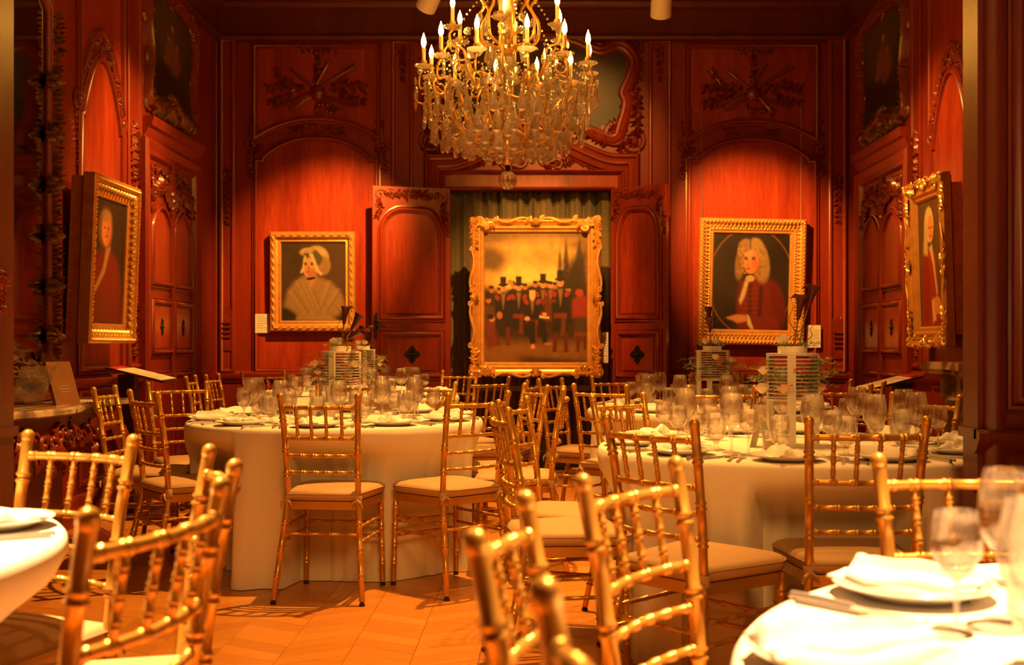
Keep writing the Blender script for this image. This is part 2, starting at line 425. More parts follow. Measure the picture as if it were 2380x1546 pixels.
def drop(mb, u, v0, v1, wd, rng):
    """hanging ornament between heights v0 > v1"""
    L = v0-v1
    scroll(mb, u-.2*wd, v0-.12*L, .34*wd, 1.2, 1, .075*wd, 1); scroll(mb, u+.2*wd, v0-.2*L, .3*wd, 2.2, 1, .07*wd, -1)
    n = 9
    for k in range(n):
        t = .1+.85*k/n; y = v0-t*L; wv = wd*(.55-.35*t)
        for sg in (-1, 1): leaf(mb, u, y, wv*1.1, wv*.55, -math.pi/2+sg*rng.uniform(.5, 1.1), .2*wd)
        if k % 2 == 0: flower(mb, u+rng.uniform(-.1, .1)*wd, y, .2*wd, .2*wd)
    scroll(mb, u+.06*wd, v1+.12*L, .24*wd, 1.6, 1, .06*wd, -1)
def loop(pts, n=5):
    out = []; m_ = len(pts)
    for i in range(m_):
        a, b, c, d = (Vector(pts[(i+k) % m_]) for k in (-1, 0, 1, 2))
        for j in range(n):
            t = j/n; q = .5*((2*b)+(c-a)*t+(2*a-5*b+4*c-d)*t*t+(3*b-a-3*c+d)*t**3); out.append((q.x, q.y))
    return out
def arch(l, r, y0, h, p=2.4, n=22):
    return [(l+(r-l)*i/n, y0+h*(1-abs(2*i/n-1)**p)) for i in range(n+1)]
def violin(mb, u, v, s, ang, h):
    out = []
    for k in range(28):
        a = 2*math.pi*k/28
        rr = .5*s*(1+.16*math.cos(2*a)-.1*math.cos(a)); wd = .62
        x, y = rr*math.cos(a)*1.25, rr*math.sin(a)*wd*(1-.28*math.exp(-(math.cos(a)-.12)**2/.03))
        out.append((x, y))
    c, sn = math.cos(ang), math.sin(ang)
    T = lambda x, y, z: (u+c*x-sn*y, v+sn*x+c*y, z)
    n = len(out)
    vs = [T(x, y, 0) for x, y in out]+[T(x*.94, y*.94, h*.6) for x, y in out]+[T(x*.45, y*.45, h) for x, y in out]
    mb.add(vs, [(i, (i+1) % n, n+(i+1) % n, n+i) for i in range(n)]+[(n+i, n+(i+1) % n, 2*n+(i+1) % n, 2*n+i) for i in range(n)]+[tuple(range(2*n, 3*n))])
    mb.tube([T(.5*s, 0, h*.7), T(1.5*s, 0, h*.7)], [.06*s, .045*s], 6); mb.ell(T(1.55*s, 0, h*.3), (.1*s, .1*s, h*.7), 6, 3, True)
def horn(mb, p0, p1, r0, r1, h):
    a, b = Vector((*p0, h)), Vector((*p1, h)); pts = [a.lerp(b, t) for t in (0, .5, .75, .9, 1)]
    mb.tube(pts, [r0, r0*1.2, r0*1.8, r1*.65, r1], 8)
def trophy(mb, u, v, s, rng):
    violin(mb, u-.24*s, v-.16*s, .34*s, .55, .055*s)
    mb.ell((u+.02*s, v-.04*s, 0), (.14*s, .14*s, .1*s), 10, 3, True)
    horn(mb, (u-.1*s, v-.05*s), (u+.62*s, v+.38*s), .02*s, .06*s, .03*s); horn(mb, (u+.1*s, v-.1*s), (u+.33*s, v-.36*s), .022*s, .085*s, .035*s)
    horn(mb, (u-.05*s, v), (u+.2*s, v+.44*s), .02*s, .05*s, .03*s); horn(mb, (u, v), (u-.42*s, v+.34*s), .016*s, .02*s, .03*s)
    for k in range(3): mb.tube([(u+.05*s, v-.08*s-.02*k*s, .03*s), (u+.62*s, v-.2*s-.04*k*s, .03*s)], .012*s, 5)
    mb.tube([(u+.1*s, v-.02*s, .03*s), (u-.68*s, v-.3*s, .03*s)], .02*s, 6)
    for sx in (-1, 1):
        spray(mb, [(u+sx*.2*s, v), (u+sx*.5*s, v+.1*s), (u+sx*.78*s, v+.02*s)], .13*s, rng, 1.3, .05*s, .5)
        spray(mb, [(u+sx*.35*s, v-.05*s), (u+sx*.6*s, v-.16*s), (u+sx*.78*s, v-.2*s)], .11*s, rng, 1.3, .05*s, .5)
    spray(mb, [(u-.5*s, v+.1*s), (u-.68*s, v+.35*s)], .1*s, rng, 1, .04*s, .5)
    for k in range(7): mb.ell((u+rng.uniform(-.1, .25)*s, v-.28*s+rng.uniform(-.08, .06)*s, 0), (.05*s, .05*s, .06*s), 6, 3, True)
    spray(mb, [(u, v+.08*s), (u+.02*s, v+.6*s)], .1*s, rng, .8, .05*s, .6)
    flower(mb, u, v+.68*s, .13*s, .06*s, 6); flower(mb, u+.28*s, v+.7*s, .1*s, .05*s); flower(mb, u-.2*s, v+.74*s, .1*s, .05*s)
    spray(mb, [(u-.3*s, v+.68*s), (u+.3*s, v+.68*s)], .13*s, rng, 1, .05*s, .3)
# moulding profiles
PROF = [(-.036, 0), (-.034, .016), (-.024, .019), (-.02, .012), (-.012, .03), (0, .036), (.012, .030), (.018, .014), (.026, .014), (.030, .006), (.032, 0)]
PROF_S = [(-.02, 0), (-.018, .012), (-.008, .020), (0, .022), (.008, .018), (.014, .008), (.02, 0)]
def rect(l, r, b, t): return [(l, b), (r, b), (r, t), (l, t)]
# ---------------------------------------------------------------- the room shell
M_BACK = Matrix(((1, 0, 0, 0), (0, 0, -1, YW), (0, 1, 0, 0), (0, 0, 0, 1)))
M_LEFT = Matrix(((0, 0, 1, XL), (1, 0, 0, 0), (0, 1, 0, 0), (0, 0, 0, 1)))
M_RIGHT = Matrix(((0, 0, -1, XR), (1, 0, 0, 0), (0, 1, 0, 0), (0, 0, 0, 1)))
M_FRONT = Matrix(((1, 0, 0, 0), (0, 0, -1, YF), (0, 1, 0, 0), (0, 0, 0, 1)))
bx_ = lambda x: (x-VX)*YW/F
by_ = lambda y: H+(VY-y)*YW/F
# floor: sub-floor slab, chevron planks laid on it
m = MB(); m.box((-4.2, -2.2, -.06), (4.2, 11.6, -.012))
floor = struct(m.build('floor', SUBFLOOR, smooth=0), 'oak chevron parquet floor with dark joints')
BW, PL, SL = .242, .105, .135
def plank_mesh(sgn, name):
    g = .0006; mb = MB()
    o = [(g, g), (BW-g, g+(SL if sgn > 0 else -SL)), (BW-g, PL-g+(SL if sgn > 0 else -SL)), (g, PL-g)]
    c = .0009; n = 4
    ins = [(g+c, g+c*1.5), (BW-g-c, o[1][1]+c*.5), (BW-g-c, o[2][1]-c*1.5), (g+c, PL-g-c*.5)]
    mb.add([(x, y, -.012) for x, y in o]+[(x, y, -.0012) for x, y in o]+[(x, y, 0) for x, y in ins],
           [(i, (i+1) % 4, 4+(i+1) % 4, 4+i) for i in range(4)]+[(4+i, 4+(i+1) % 4, 8+(i+1) % 4, 8+i) for i in range(4)]+[(8, 9, 10, 11)])
    return mb
pm = [plank_mesh(1, 'a'), plank_mesh(-1, 'b')]
cells = []
for i in range(-17, 17):
    for j in range(-22, 112):
        x0 = i*BW+.03; y0 = j*PL+(0 if i % 2 else SL)
        X, Y = x0+BW/2, y0+PL/2
        if -4.15 < x0 < 3.95 and -2.15 < y0 < 11.3:
            if Y > 1.0:
                ppx = VX+X*F/Y; ppy = VY+H*F/Y
                d = (0 if (440 < ppx < 1720 and ppy < 1640) else 6)+Y
            else: d = 99
            cells.append((d, i, x0, y0))
cells.sort()
fp = []
for k, (d, i, x0, y0) in enumerate(cells[:290]):
    s_ = i % 2
    if len(fp) < 2 or not any(q[0] == s_ for q in fp):
        o = pm[s_].build('plank', OAK_P, floor, smooth=0); fp.append((s_, o.data))
    else:
        o = bpy.data.objects.new('plank', [q[1] for q in fp if q[0] == s_][0]); COL.objects.link(o); o.parent = floor
    o.location = (x0, y0, R.uniform(-.0004, .0004))
mb = MB()
for d, i, x0, y0 in cells[290:]:
    s_ = pm[i % 2]; z = R.uniform(-.0004, .0004)
    mb.add([(a+x0, b+y0, c+z) for a, b, c in s_.v], s_.f)
mb.build('plank_field', OAK_F, floor, smooth=0, kind='stuff')
m = MB(); m.box((-4.2, -2.2, ZC), (4.2, 11.6, ZC+.1))
struct(m.build('ceiling', PLASTER, smooth=0), 'cream plaster ceiling above the panelled room')
# back wall
OL, OR, OT = bx_(1046), bx_(1420), by_(441)
m = MB()
m.box((XL-.4, YW, -.05), (OL, YW+.22, ZC)); m.box((OR, YW, -.05), (XR+.4, YW+.22, ZC)); m.box((OL, YW, OT), (OR, YW+.22, ZC))
wall_back = struct(m.build('wall_back', MAHOG, smooth=0), 'dark red mahogany panelled end wall with a double doorway')
def add(fn, name, mat, parent, M, smooth=.7):
    mb = MB(M); fn(mb); return mb.build(name, mat, parent, smooth)
def bp(pts): return [(bx_(x), by_(y)) for x, y in pts]
def bay(L, Rr, top, sp, crown, lo_sp, lo_crown, seed):
    rng = random.Random(seed)
    up = bp([(Rr, top), (L, top), (L, sp)])+[(bx_(x), by_(y)) for x, y in [(L+(Rr-L)*i/24, sp-(sp-crown)*(1-abs(2*i/24-1)**2.2)) for i in range(1, 24)]]+bp([(Rr, sp)])
    add(lambda mb: mb.prism(up, 0, .006), 'panel', MAHOG_P, wall_back, M_BACK, 0)
    add(lambda mb: mb.sweep(up, PROF, True), 'moulding', MAHOG, wall_back, M_BACK)
    l2, r2 = L+4, Rr-4
    ar = [(l2+16+(r2-l2-32)*i/24, lo_sp-6-(lo_sp-6-lo_crown)*(1-abs(2*i/24-1)**2.5)) for i in range(25)]
    lo = bp([(l2, 862), (r2, 862), (r2, lo_sp), (r2-16, lo_sp)]+ar[::-1]+[(l2+16, lo_sp), (l2, lo_sp)])
    add(lambda mb: mb.prism(lo, 0, .008), 'panel', MAHOG_P, wall_back, M_BACK, 0)
    add(lambda mb: mb.sweep(lo, PROF, True), 'moulding', MAHOG, wall_back, M_BACK)
    c = (L+Rr)/2
    add(lambda mb: cartouche(mb, bx_(c), by_(crown+14), .17, rng), 'cartouche', CARVE, wall_back, M_BACK)
    def ears(mb):
        for sx, x in ((1, L-6), (-1, Rr+6)):
            scroll(mb, bx_(x), by_(sp+14), .075, .5, 1.1, .018, sx); shell(mb, bx_(x+sx*4), by_(sp+16), .09, -1.2, .03)
            spray(mb, bp([(x, sp-4), (x+sx*4, sp-40)]), .06, rng, 1.2, .025)
            spray(mb, bp([(x+sx*4, sp+10), (x+sx*22, sp-16)]), .06, rng, 1.2, .025)
            scroll(mb, bx_(x-sx*4), by_(sp+78), .05, .2, 1, .014, -sx); spray(mb, bp([(x, sp+24), (x-sx*3, sp+70)]), .055, rng, 1.2, .025, 0)
    add(ears, 'carved_scroll', CARVE, wall_back, M_BACK)
    add(lambda mb: [spray(mb, bp([(c-24, crown+24), (c-62, crown+26)]), .05, rng, 1, .02), spray(mb, bp([(c+24, crown+26), (c+62, crown+28)]), .05, rng, 1, .02)], 'carved_spray', CARVE, wall_back, M_BACK)
    add(lambda mb: trophy(mb, bx_(c), by_((top+crown)/2+18), .56, rng), 'carved_trophy', CARVE, wall_back, M_BACK)
    add(lambda mb: [corner(mb, bx_(L-12), by_(top-14), 1, -1, .18, rng), corner(mb, bx_(Rr+12), by_(top-14), -1, -1, .18, rng)], 'carved_corner', CARVE, wall_back, M_BACK)
bay(592, 880, 107, 322, 277, 374, 322, 1)
bay(1598, 1898, 107, 327, 282, 376, 324, 2)
for l, r in ((914, 956), (1512, 1556)):
    q = [(bx_(a), by_(b)) for a, b in ((l, 862), (r, 862), (r, 96), (l, 96))]
    add(lambda mb: mb.sweep(q, PROF_S, True), 'moulding', MAHOG, wall_back, M_BACK)
    rg = random.Random(l)
    add(lambda mb: drop(mb, bx_((l+r)/2), by_(102), by_(200), .11, rg), 'carved_drop', CARVE, wall_back, M_BACK)
for l, r, s1, s2 in ((516, 546, (385, 540), (712, 815)), (1926, 1962, (395, 535), (735, 835))):
    rg = random.Random(l); c = bx_((l+r)/2)
    add(lambda mb: mb.box((bx_(l-4), by_(870), 0), (bx_(r+4), by_(88), .035)), 'pilaster', MAHOG, wall_back, M_BACK, 0)
    add(lambda mb: mb.sweep(rect(bx_(l+2), bx_(r-2), by_(862), by_(96)), [(a, h+.035) for a, h in PROF_S], True), 'moulding', MAHOG, wall_back, M_BACK)
    def orn(mb):
        mb.M = M_BACK @ Matrix.Translation((0, 0, .035))
        drop(mb, c, by_(s1[0]), by_(s1[1]), .12, rg)
        mb.box((c-.05, by_(s2[1]), 0), (c+.05, by_(s2[0]+6), .012))
        cartouche(mb, c, by_(s2[0]+14), .07, rg); cartouche(mb, c, by_(s2[1]-12), .06, rg)
        for k in range(4): mb.box((c-.036, by_(s2[0]+40+k*11), .01), (c+.036, by_(s2[0]+36+k*11), .03))
    add(orn, 'carved_bracket', CARVE, wall_back, M_BACK)
for l, r in ((498, 508), (1972, 1984)):
    add(lambda mb: mb.tube([(bx_((l+r)/2), by_(870), .01), (bx_((l+r)/2), by_(88), .01)], .018, 8), 'corner_bead', MAHOG, wall_back, M_BACK)
# dado of the back wall
for l, r in ((500, 1040), (1425, 1980)):
    def dado(mb):
        z0 = by_(872)
        mb.sweep([(bx_(l), z0), (bx_(r), z0)], [(-.045, 0), (-.04, .03), (-.01, .05), (.015, .05), (.03, .03), (.04, 0)])
        mb.sweep([(bx_(l), .16), (bx_(r), .16)], [(-.16, 0), (-.16, .03), (-.02, .03), (.01, .02), (.03, 0)])
    add(dado, 'dado_rail', MAHOG, wall_back, M_BACK)
    n = 4
    for k in range(n):
        a, b = bx_(l)+(bx_(r)-bx_(l))*(k+.08)/n, bx_(l)+(bx_(r)-bx_(l))*(k+.92)/n
        add(lambda mb: mb.sweep(rect(a, b, .27, by_(885)), PROF_S, True), 'dado_panel', MAHOG, wall_back, M_BACK)
# over-door pediment and lintel
def ped(mb):
    x0, x1, yb, hh = 1012, 1460, 384, 62
    og = []
    for i in range(33):
        t = i/32; s_ = abs(2*t-1); k = 1-min(1, s_/.86); k = k*k*(3-2*k)
        og.append((x0+(x1-x0)*t, yb-hh*k**.85))
    pts = [(x0, 1000)]+og+[(x1, 1000)]
    prof = [(.10, 0), (.10, .05), (.09, .09), (.075, .115), (.06, .12), (.05, .095), (.035, .085), (.02, .095), (.0, .10), (-.012, .07), (-.03, .06), (-.045, .068), (-.06, .06), (-.07, .035), (-.085, .03), (-.095, .02), (-.1, 0)]
    P2 = [(bx_(x), by_(y)) for x, y in pts]
    mb.sweep(P2, prof)
add(ped, 'pediment_moulding', MAHOG, wall_back, M_BACK, .5)
add(lambda mb: mb.prism(bp([(1030, 440), (1442, 440), (1442, 402), (1390, 392), (1330, 350), (1235, 334), (1140, 350), (1082, 392), (1030, 402)]), 0, .02), 'tympanum', MAHOG_P, wall_back, M_BACK, 0)
add(lambda mb: mb.sweep(bp([(1026, 1000), (1026, 402), (1448, 402), (1448, 1000)]), [(.02, 0), (.02, .06), (.008, .075), (-.004, .06), (-.014, .045), (-.02, .02)]), 'lintel_moulding', MAHOG, wall_back, M_BACK, .5)
add(lambda mb: mb.sweep(bp([(1044, 1000), (1044, 440), (1424, 440), (1424, 1000)]), [(.02, 0), (.018, .045), (.004, .055), (-.01, .04), (-.012, 0)]), 'door_casing', MAHOG, wall_back, M_BACK, .5)
def tym(mb):
    rg = random.Random(5); mb.M = M_BACK @ Matrix.Translation((0, 0, .02))
    for sx in (-1, 1):
        c = 1237
        spray(mb, bp([(c+sx*60, 384), (c+sx*100, 372), (c+sx*150, 390)]), .055, rg, 1.4, .022, .6)
        scroll(mb, bx_(c+sx*30), by_(376), .07, .4, 1.1, .02, sx); scroll(mb, bx_(c+sx*58), by_(384), .055, 2.2, 1.0, .018, -sx)
        spray(mb, bp([(c+sx*18, 378), (c+sx*60, 390)]), .08, rg, 1.2, .03)
    shell(mb, bx_(1237), by_(374), .11, 1.57, .04)
add(tym, 'carved_scroll', CARVE, wall_back, M_BACK)
# cornice running round the room
CORN = [(-.27, 0), (-.25, .05), (-.225, .06), (-.20, .04), (-.18, .035), (.02, .045), (.03, .075), (.055, .095), (.07, .10), (.085, .13), (.13, .15), (.17, .20), (.19, .25), (.23, .27), (.27, .34), (.31, .36), (.45, .40), (.45, 0)]
zc = by_(30)
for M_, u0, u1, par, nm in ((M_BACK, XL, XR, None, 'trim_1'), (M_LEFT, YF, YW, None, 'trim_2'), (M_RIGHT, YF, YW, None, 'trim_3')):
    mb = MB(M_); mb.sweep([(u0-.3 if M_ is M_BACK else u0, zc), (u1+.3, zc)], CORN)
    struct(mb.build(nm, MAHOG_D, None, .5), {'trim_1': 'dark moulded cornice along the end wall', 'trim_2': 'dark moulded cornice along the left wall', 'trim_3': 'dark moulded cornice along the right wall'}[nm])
# ---------------------------------------------------------------- side walls (u runs along the depth)
def L_(x, y):
    d = -XL*F/(VX-x); return (d, H+(VY-y)*d/F)
def R_(x, y):
    d = XR*F/(x-VX); return (d, H+(VY-y)*d/F)
m = MB(); m.box((XL-.2, YF, -.05), (XL, YW, ZC))
wall_left = struct(m.build('wall_left', MAHOG, smooth=0), 'red mahogany panelled wall on the left with door and mirror')
m = MB(); m.box((XR, YF, -.05), (XR+.2, YW, ZC))
wall_right = struct(m.build('wall_right', MAHOG, smooth=0), 'red mahogany panelled wall on the right with door and fireplace')
def side(par, M, map_, door, bays, strips, over, seed):
    rg = random.Random(seed)
    for (a, b, zs, zc_) in bays:          # arched panels, a < b depth
        c = (a+b)/2
        ar = arch(a+.03, b-.03, zs, zc_-zs, 2.0)
        lo = [(a, .98), (b, .98), (b, zs-.03), (b-.03, zs-.03)]+ar[::-1]+[(a+.03, zs-.03), (a, zs-.03)]
        add(lambda mb: mb.prism(lo, 0, .012), 'panel', MAHOG_P, par, M, 0)
        add(lambda mb: mb.sweep(lo, PROF, True), 'moulding', MAHOG, par, M)
        ar2 = arch(a-.03, b+.03, zs+.12, zc_-zs+.06, 2.0)
        up = [(b+.03, 3.9), (a-.03, 3.9)]+ar2
        add(lambda mb: mb.prism(up, 0, .006), 'panel', MAHOG_P, par, M, 0)
        add(lambda mb: mb.sweep(up, PROF, True), 'moulding', MAHOG, par, M)
        def cv(mb):
            cartouche(mb, c, zc_+.1, .17, rg)
            for sx, x in ((1, a-.02), (-1, b+.02)):
                scroll(mb, x, zs+.05, .08, .5, 1.1, .02, sx)
                spray(mb, [(x, zs+.1), (x+sx*.1, zs+.28), (c-sx*.12, zc_+.12)], .085, rg, 1.1, .03)
                drop(mb, x, zs+.02, zs-.4, .1, rg)
            spray(mb, [(c, 3.86), (c, 3.55)], .1, rg, 1, .03, .5)
        add(cv, 'carved_scroll', CARVE, par, M)
        add(lambda mb: mb.sweep(rect(a, b, .25, .84), PROF_S, True), 'dado_panel', MAHOG, par, M)
    for (a, b) in strips:
        c = (a+b)/2
        add(lambda mb: mb.sweep(rect(a, b, .98, 3.9), PROF_S, True), 'moulding', MAHOG, par, M)
        add(lambda mb: [drop(mb, c, 2.75, 2.15, (b-a)*.8, rg), drop(mb, c, 1.5, 1.0, (b-a)*.6, rg)], 'carved_drop', CARVE, par, M)
    a, b = YF, door[0]-.13
    add(lambda mb: (mb.sweep([(a, .9), (b, .9)], [(-.045, 0), (-.04, .03), (-.01, .05), (.015, .05), (.03, .03), (.04, 0)]),
                    mb.sweep([(a, .16), (b, .16)], [(-.16, 0), (-.16, .03), (-.02, .03), (.01, .02), (.03, 0)])), 'dado_rail', MAHOG, par, M)
    # door with a heavy cornice
    d0, d1, top = door
    def casing(mb): mb.sweep([(d0-.07, 0), (d0-.07, top+.02), (d1+.07, top+.02), (d1+.07, 0)], [(.07, 0), (.07, .05), (.05, .07), (.0, .045), (-.04, .05), (-.06, .02), (-.06, 0)])
    add(casing, 'door_casing', MAHOG, par, M, .5)
    cor = [(0, 0), (0, .05), (.03, .05), (.045, .075), (.08, .08), (.10, .11), (.135, .15), (.15, .2), (.175, .21), (.20, .235), (.215, .235), (.215, 0)]
    add(lambda mb: mb.sweep([(d0-.12, top+.03), (d1+.12, top+.03)], [(q, r*.45) for q, r in cor]), 'door_cornice', MAHOG, par, M, .5)
    # over-door painting in a carved rococo frame
    z0, z1 = top+.28, 3.88
    a, b = over
    c = (a+b)/2
    wav = [(a+.05, z0+.1), (c-.12, z0+.16), (c, z0+.2), (c+.12, z0+.16), (b-.05, z0+.1), (b-.09, z0+.45), (b-.03, z0+.75), (b-.1, z1-.1), (c, z1-.03), (a+.1, z1-.1), (a+.03, z0+.75), (a+.09, z0+.45)]
    return wav, z0, z1, c, rg, d0, d1, top
# ---------------------------------------------------------------- painting by colour attribute on a fine flat grid
def smooth(x): x = np.clip(x, 0, 1); return x*x*(3-2*x)
class Paint:
    def __init__(s, nx, ny, base, seed=0):
        s.nx, s.ny = nx, ny
        s.U, s.V = np.meshgrid((np.arange(nx)+.5)/nx, (np.arange(ny)+.5)/ny)
        s.asp = ny/nx
        s.C = np.empty((ny, nx, 3)); s.C[:] = s.lin(base); s.rng = np.random.default_rng(seed)
    def lin(s, c): return np.array(srgb(*c))
    def noise(s, n, amp):
        g = s.rng.random((n+2, n+2)); x = s.U*n; y = s.V*n
        i = x.astype(int); j = y.astype(int); fx = smooth(x-i); fy = smooth(y-j)
        return ((g[j, i]*(1-fx)+g[j, i+1]*fx)*(1-fy)+(g[j+1, i]*(1-fx)+g[j+1, i+1]*fx)*fy-.5)*2*amp
    def mix(s, mask, c, op=1.0):
        k = (np.clip(mask, 0, 1)*op)[..., None]; s.C = s.C*(1-k)+s.lin(c)*k
    def ell(s, x, y, rx, ry, c, soft=.25, rot=0, op=1.0):
        dx = s.U-x; dy = (s.V-y)*s.asp; a, b = math.cos(rot), math.sin(rot)
        X = (a*dx+b*dy)/rx; Y = (-b*dx+a*dy)/(ry*s.asp)
        d = np.sqrt(X*X+Y*Y); s.mix(smooth((1+soft/2-d)/max(soft, 1e-3)), c, op)
    def poly(s, pts, c, soft=.01, op=1.0):
        P = np.array(pts, float); n = len(P); inside = np.zeros_like(s.U, bool); dist = np.full_like(s.U, 9.)
        for i in range(n):
            x0, y0 = P[i]; x1, y1 = P[(i+1) % n]
            cr = ((y0 > s.V) != (y1 > s.V)) & (s.U < (x1-x0)*(s.V-y0)/((y1-y0) if y1 != y0 else 1e-9)+x0)
            inside ^= cr
            ex, ey = x1-x0, (y1-y0)*s.asp; px_, py_ = s.U-x0, (s.V-y0)*s.asp
            t = np.clip((px_*ex+py_*ey)/(ex*ex+ey*ey+1e-12), 0, 1)
            dist = np.minimum(dist, np.hypot(px_-t*ex, py_-t*ey))
        s.mix(smooth(.5+np.where(inside, dist, -dist)/soft*.5), c, op)
    def shade(s, f): s.C *= np.clip(f, 0, 5)[..., None]
    def canvas(s, name, M, w, h, parent, z=0.0, clip=None):
        """flat grid, centred, in M's xy plane"""
        mb = MB(M); nx, ny = s.nx, s.ny
        xs = (np.arange(nx+1)/nx-.5)*w; ys = (.5-np.arange(ny+1)/ny)*h
        vs = [(x, y, z) for y in ys for x in xs]
        fs = [(j*(nx+1)+i, (j+1)*(nx+1)+i, (j+1)*(nx+1)+i+1, j*(nx+1)+i+1) for j in range(ny) for i in range(nx)]
        if clip:
            def ins(x, y):
                r = False
                for q in range(len(clip)):
                    (x0, y0), (x1, y1) = clip[q-1], clip[q]
                    if (y0 > y) != (y1 > y) and x < (x1-x0)*(y-y0)/(y1-y0)+x0: r = not r
                return r
            fs = [f for f in fs if ins((vs[f[0]][0]+vs[f[2]][0])/2, (vs[f[0]][1]+vs[f[2]][1])/2)]
        mb.add(vs, fs)
        o = mb.build(name, CANVAS, parent, 0)
        cp = np.pad(s.C, ((0, 1), (0, 1), (0, 0)), mode='edge')
        at = o.data.color_attributes.new('Col', 'FLOAT_COLOR', 'POINT')
        col = np.ones(((ny+1)*(nx+1), 4), np.float32); col[:, :3] = np.clip(cp.reshape(-1, 3), 0, 1)
        at.data.foreach_set('color', col.ravel())
        return o
def landscape(seed, hi=(120, 88, 40), figs=()):
    p = Paint(60, 90, (52, 46, 26), seed)
    p.shade(1+p.noise(5, .5)+p.noise(14, .25))
    p.ell(.45, .3, .4, .22, (96, 82, 48), 1.2, 0, .7); p.ell(.5, .75, .5, .2, (38, 32, 18), 1.0, 0, .8)
    for x, y, s in figs:
        p.ell(x, y, .05*s, .07*s, hi, .6, .3, .9); p.ell(x+.02, y-.09*s, .022*s, .02*s, (170, 120, 70), .5); p.ell(x-.05*s, y+.1*s, .06*s, .03*s, hi, .7, -.5, .8)
        p.ell(x+.05*s, y+.06*s, .03*s, .08*s, (140, 70, 30), .6, .4, .8)
    p.shade(1+p.noise(30, .2))
    return p
def lady():
    p = Paint(120, 148, (70, 54, 34), 3)
    p.shade(1+p.noise(4, .25)+p.noise(12, .12)); p.ell(.85, .4, .35, .4, (86, 60, 36), 1.2, 0, .6)
    p.ell(.5, 1.0, .55, .12, (46, 38, 26), .5)
    p.poly([(.05, .82), (.10, .62), (.22, .50), (.36, .43), (.56, .43), (.80, .52), (.95, .66), (1.0, .80), (.9, .93), (.72, .99), (.3, .95), (.14, .86)], (150, 122, 82), .05)
    p.poly([(.20, 1.0), (.26, .93), (.75, .93), (.9, 1.0)], (160, 128, 82), .04)
    p.poly([(.05, .84), (.18, .9), (.24, 1.), (0, 1.), (0, .86)], (44, 40, 28), .04)
    for a, b in (((.24, .5), (.50, .93)), ((.30, .47), (.54, .9)), ((.36, .46), (.58, .85)), ((.74, .5), (.62, .8)), ((.88, .6), (.66, .9)), ((.14, .62), (.38, .9))):
        p.poly([a, (a[0]+.035, a[1]), (b[0]+.03, b[1]), b], (176, 146, 100), .04, .75); p.poly([(a[0]+.04, a[1]), (a[0]+.07, a[1]), (b[0]+.05, b[1]), (b[0]+.03, b[1])], (112, 88, 56), .04, .6)
    p.poly([(.40, .42), (.55, .42), (.50, .58), (.46, .60)], (180, 130, 84), .03)
    # bonnet, veil, face
    p.ell(.56, .20, .195, .155, (176, 152, 106), .18); p.ell(.66, .30, .12, .12, (150, 122, 80), .3)
    p.ell(.50, .13, .20, .06, (192, 168, 120), .4); p.ell(.47, .15, .12, .07, (96, 92, 68), .4)
    p.ell(.50, .215, .15, .10, (86, 84, 62), .3); p.ell(.42, .105, .1, .035, (182, 156, 108), .5, 0, .8)
    p.ell(.455, .335, .112, .125, (196, 144, 92), .12); p.ell(.49, .40, .085, .05, (172, 112, 70), .6, 0, .7)
    p.ell(.445, .245, .09, .05, (206, 158, 104), .5, 0, .7)
    p.poly([(.41, .135), (.36, .2), (.335, .33), (.30, .385), (.325, .395), (.36, .36), (.36, .28), (.40, .17)], (214, 190, 140), .015)
    p.poly([(.44, .135), (.50, .15), (.555, .27), (.60, .36), (.655, .40), (.62, .42), (.55, .37), (.50, .25), (.45, .17)], (212, 186, 134), .02)
    p.ell(.41, .16, .022, .022, (84, 52, 30), .5)
    for x in (.385, .485): p.ell(x, .283, .022, .011, (58, 36, 22), .5); p.ell(x, .262, .03, .007, (90, 56, 34), .6)
    p.ell(.432, .325, .009, .03, (150, 98, 60), .8, .1); p.ell(.43, .345, .018, .008, (138, 84, 52), .6); p.ell(.425, .378, .03, .009, (150, 72, 50), .5)
    p.poly([(.395, .455), (.53, .44), (.535, .465), (.46, .483), (.405, .478)], (30, 22, 16), .01)
    p.shade(.72*(1+p.noise(40, .08)))
    return p
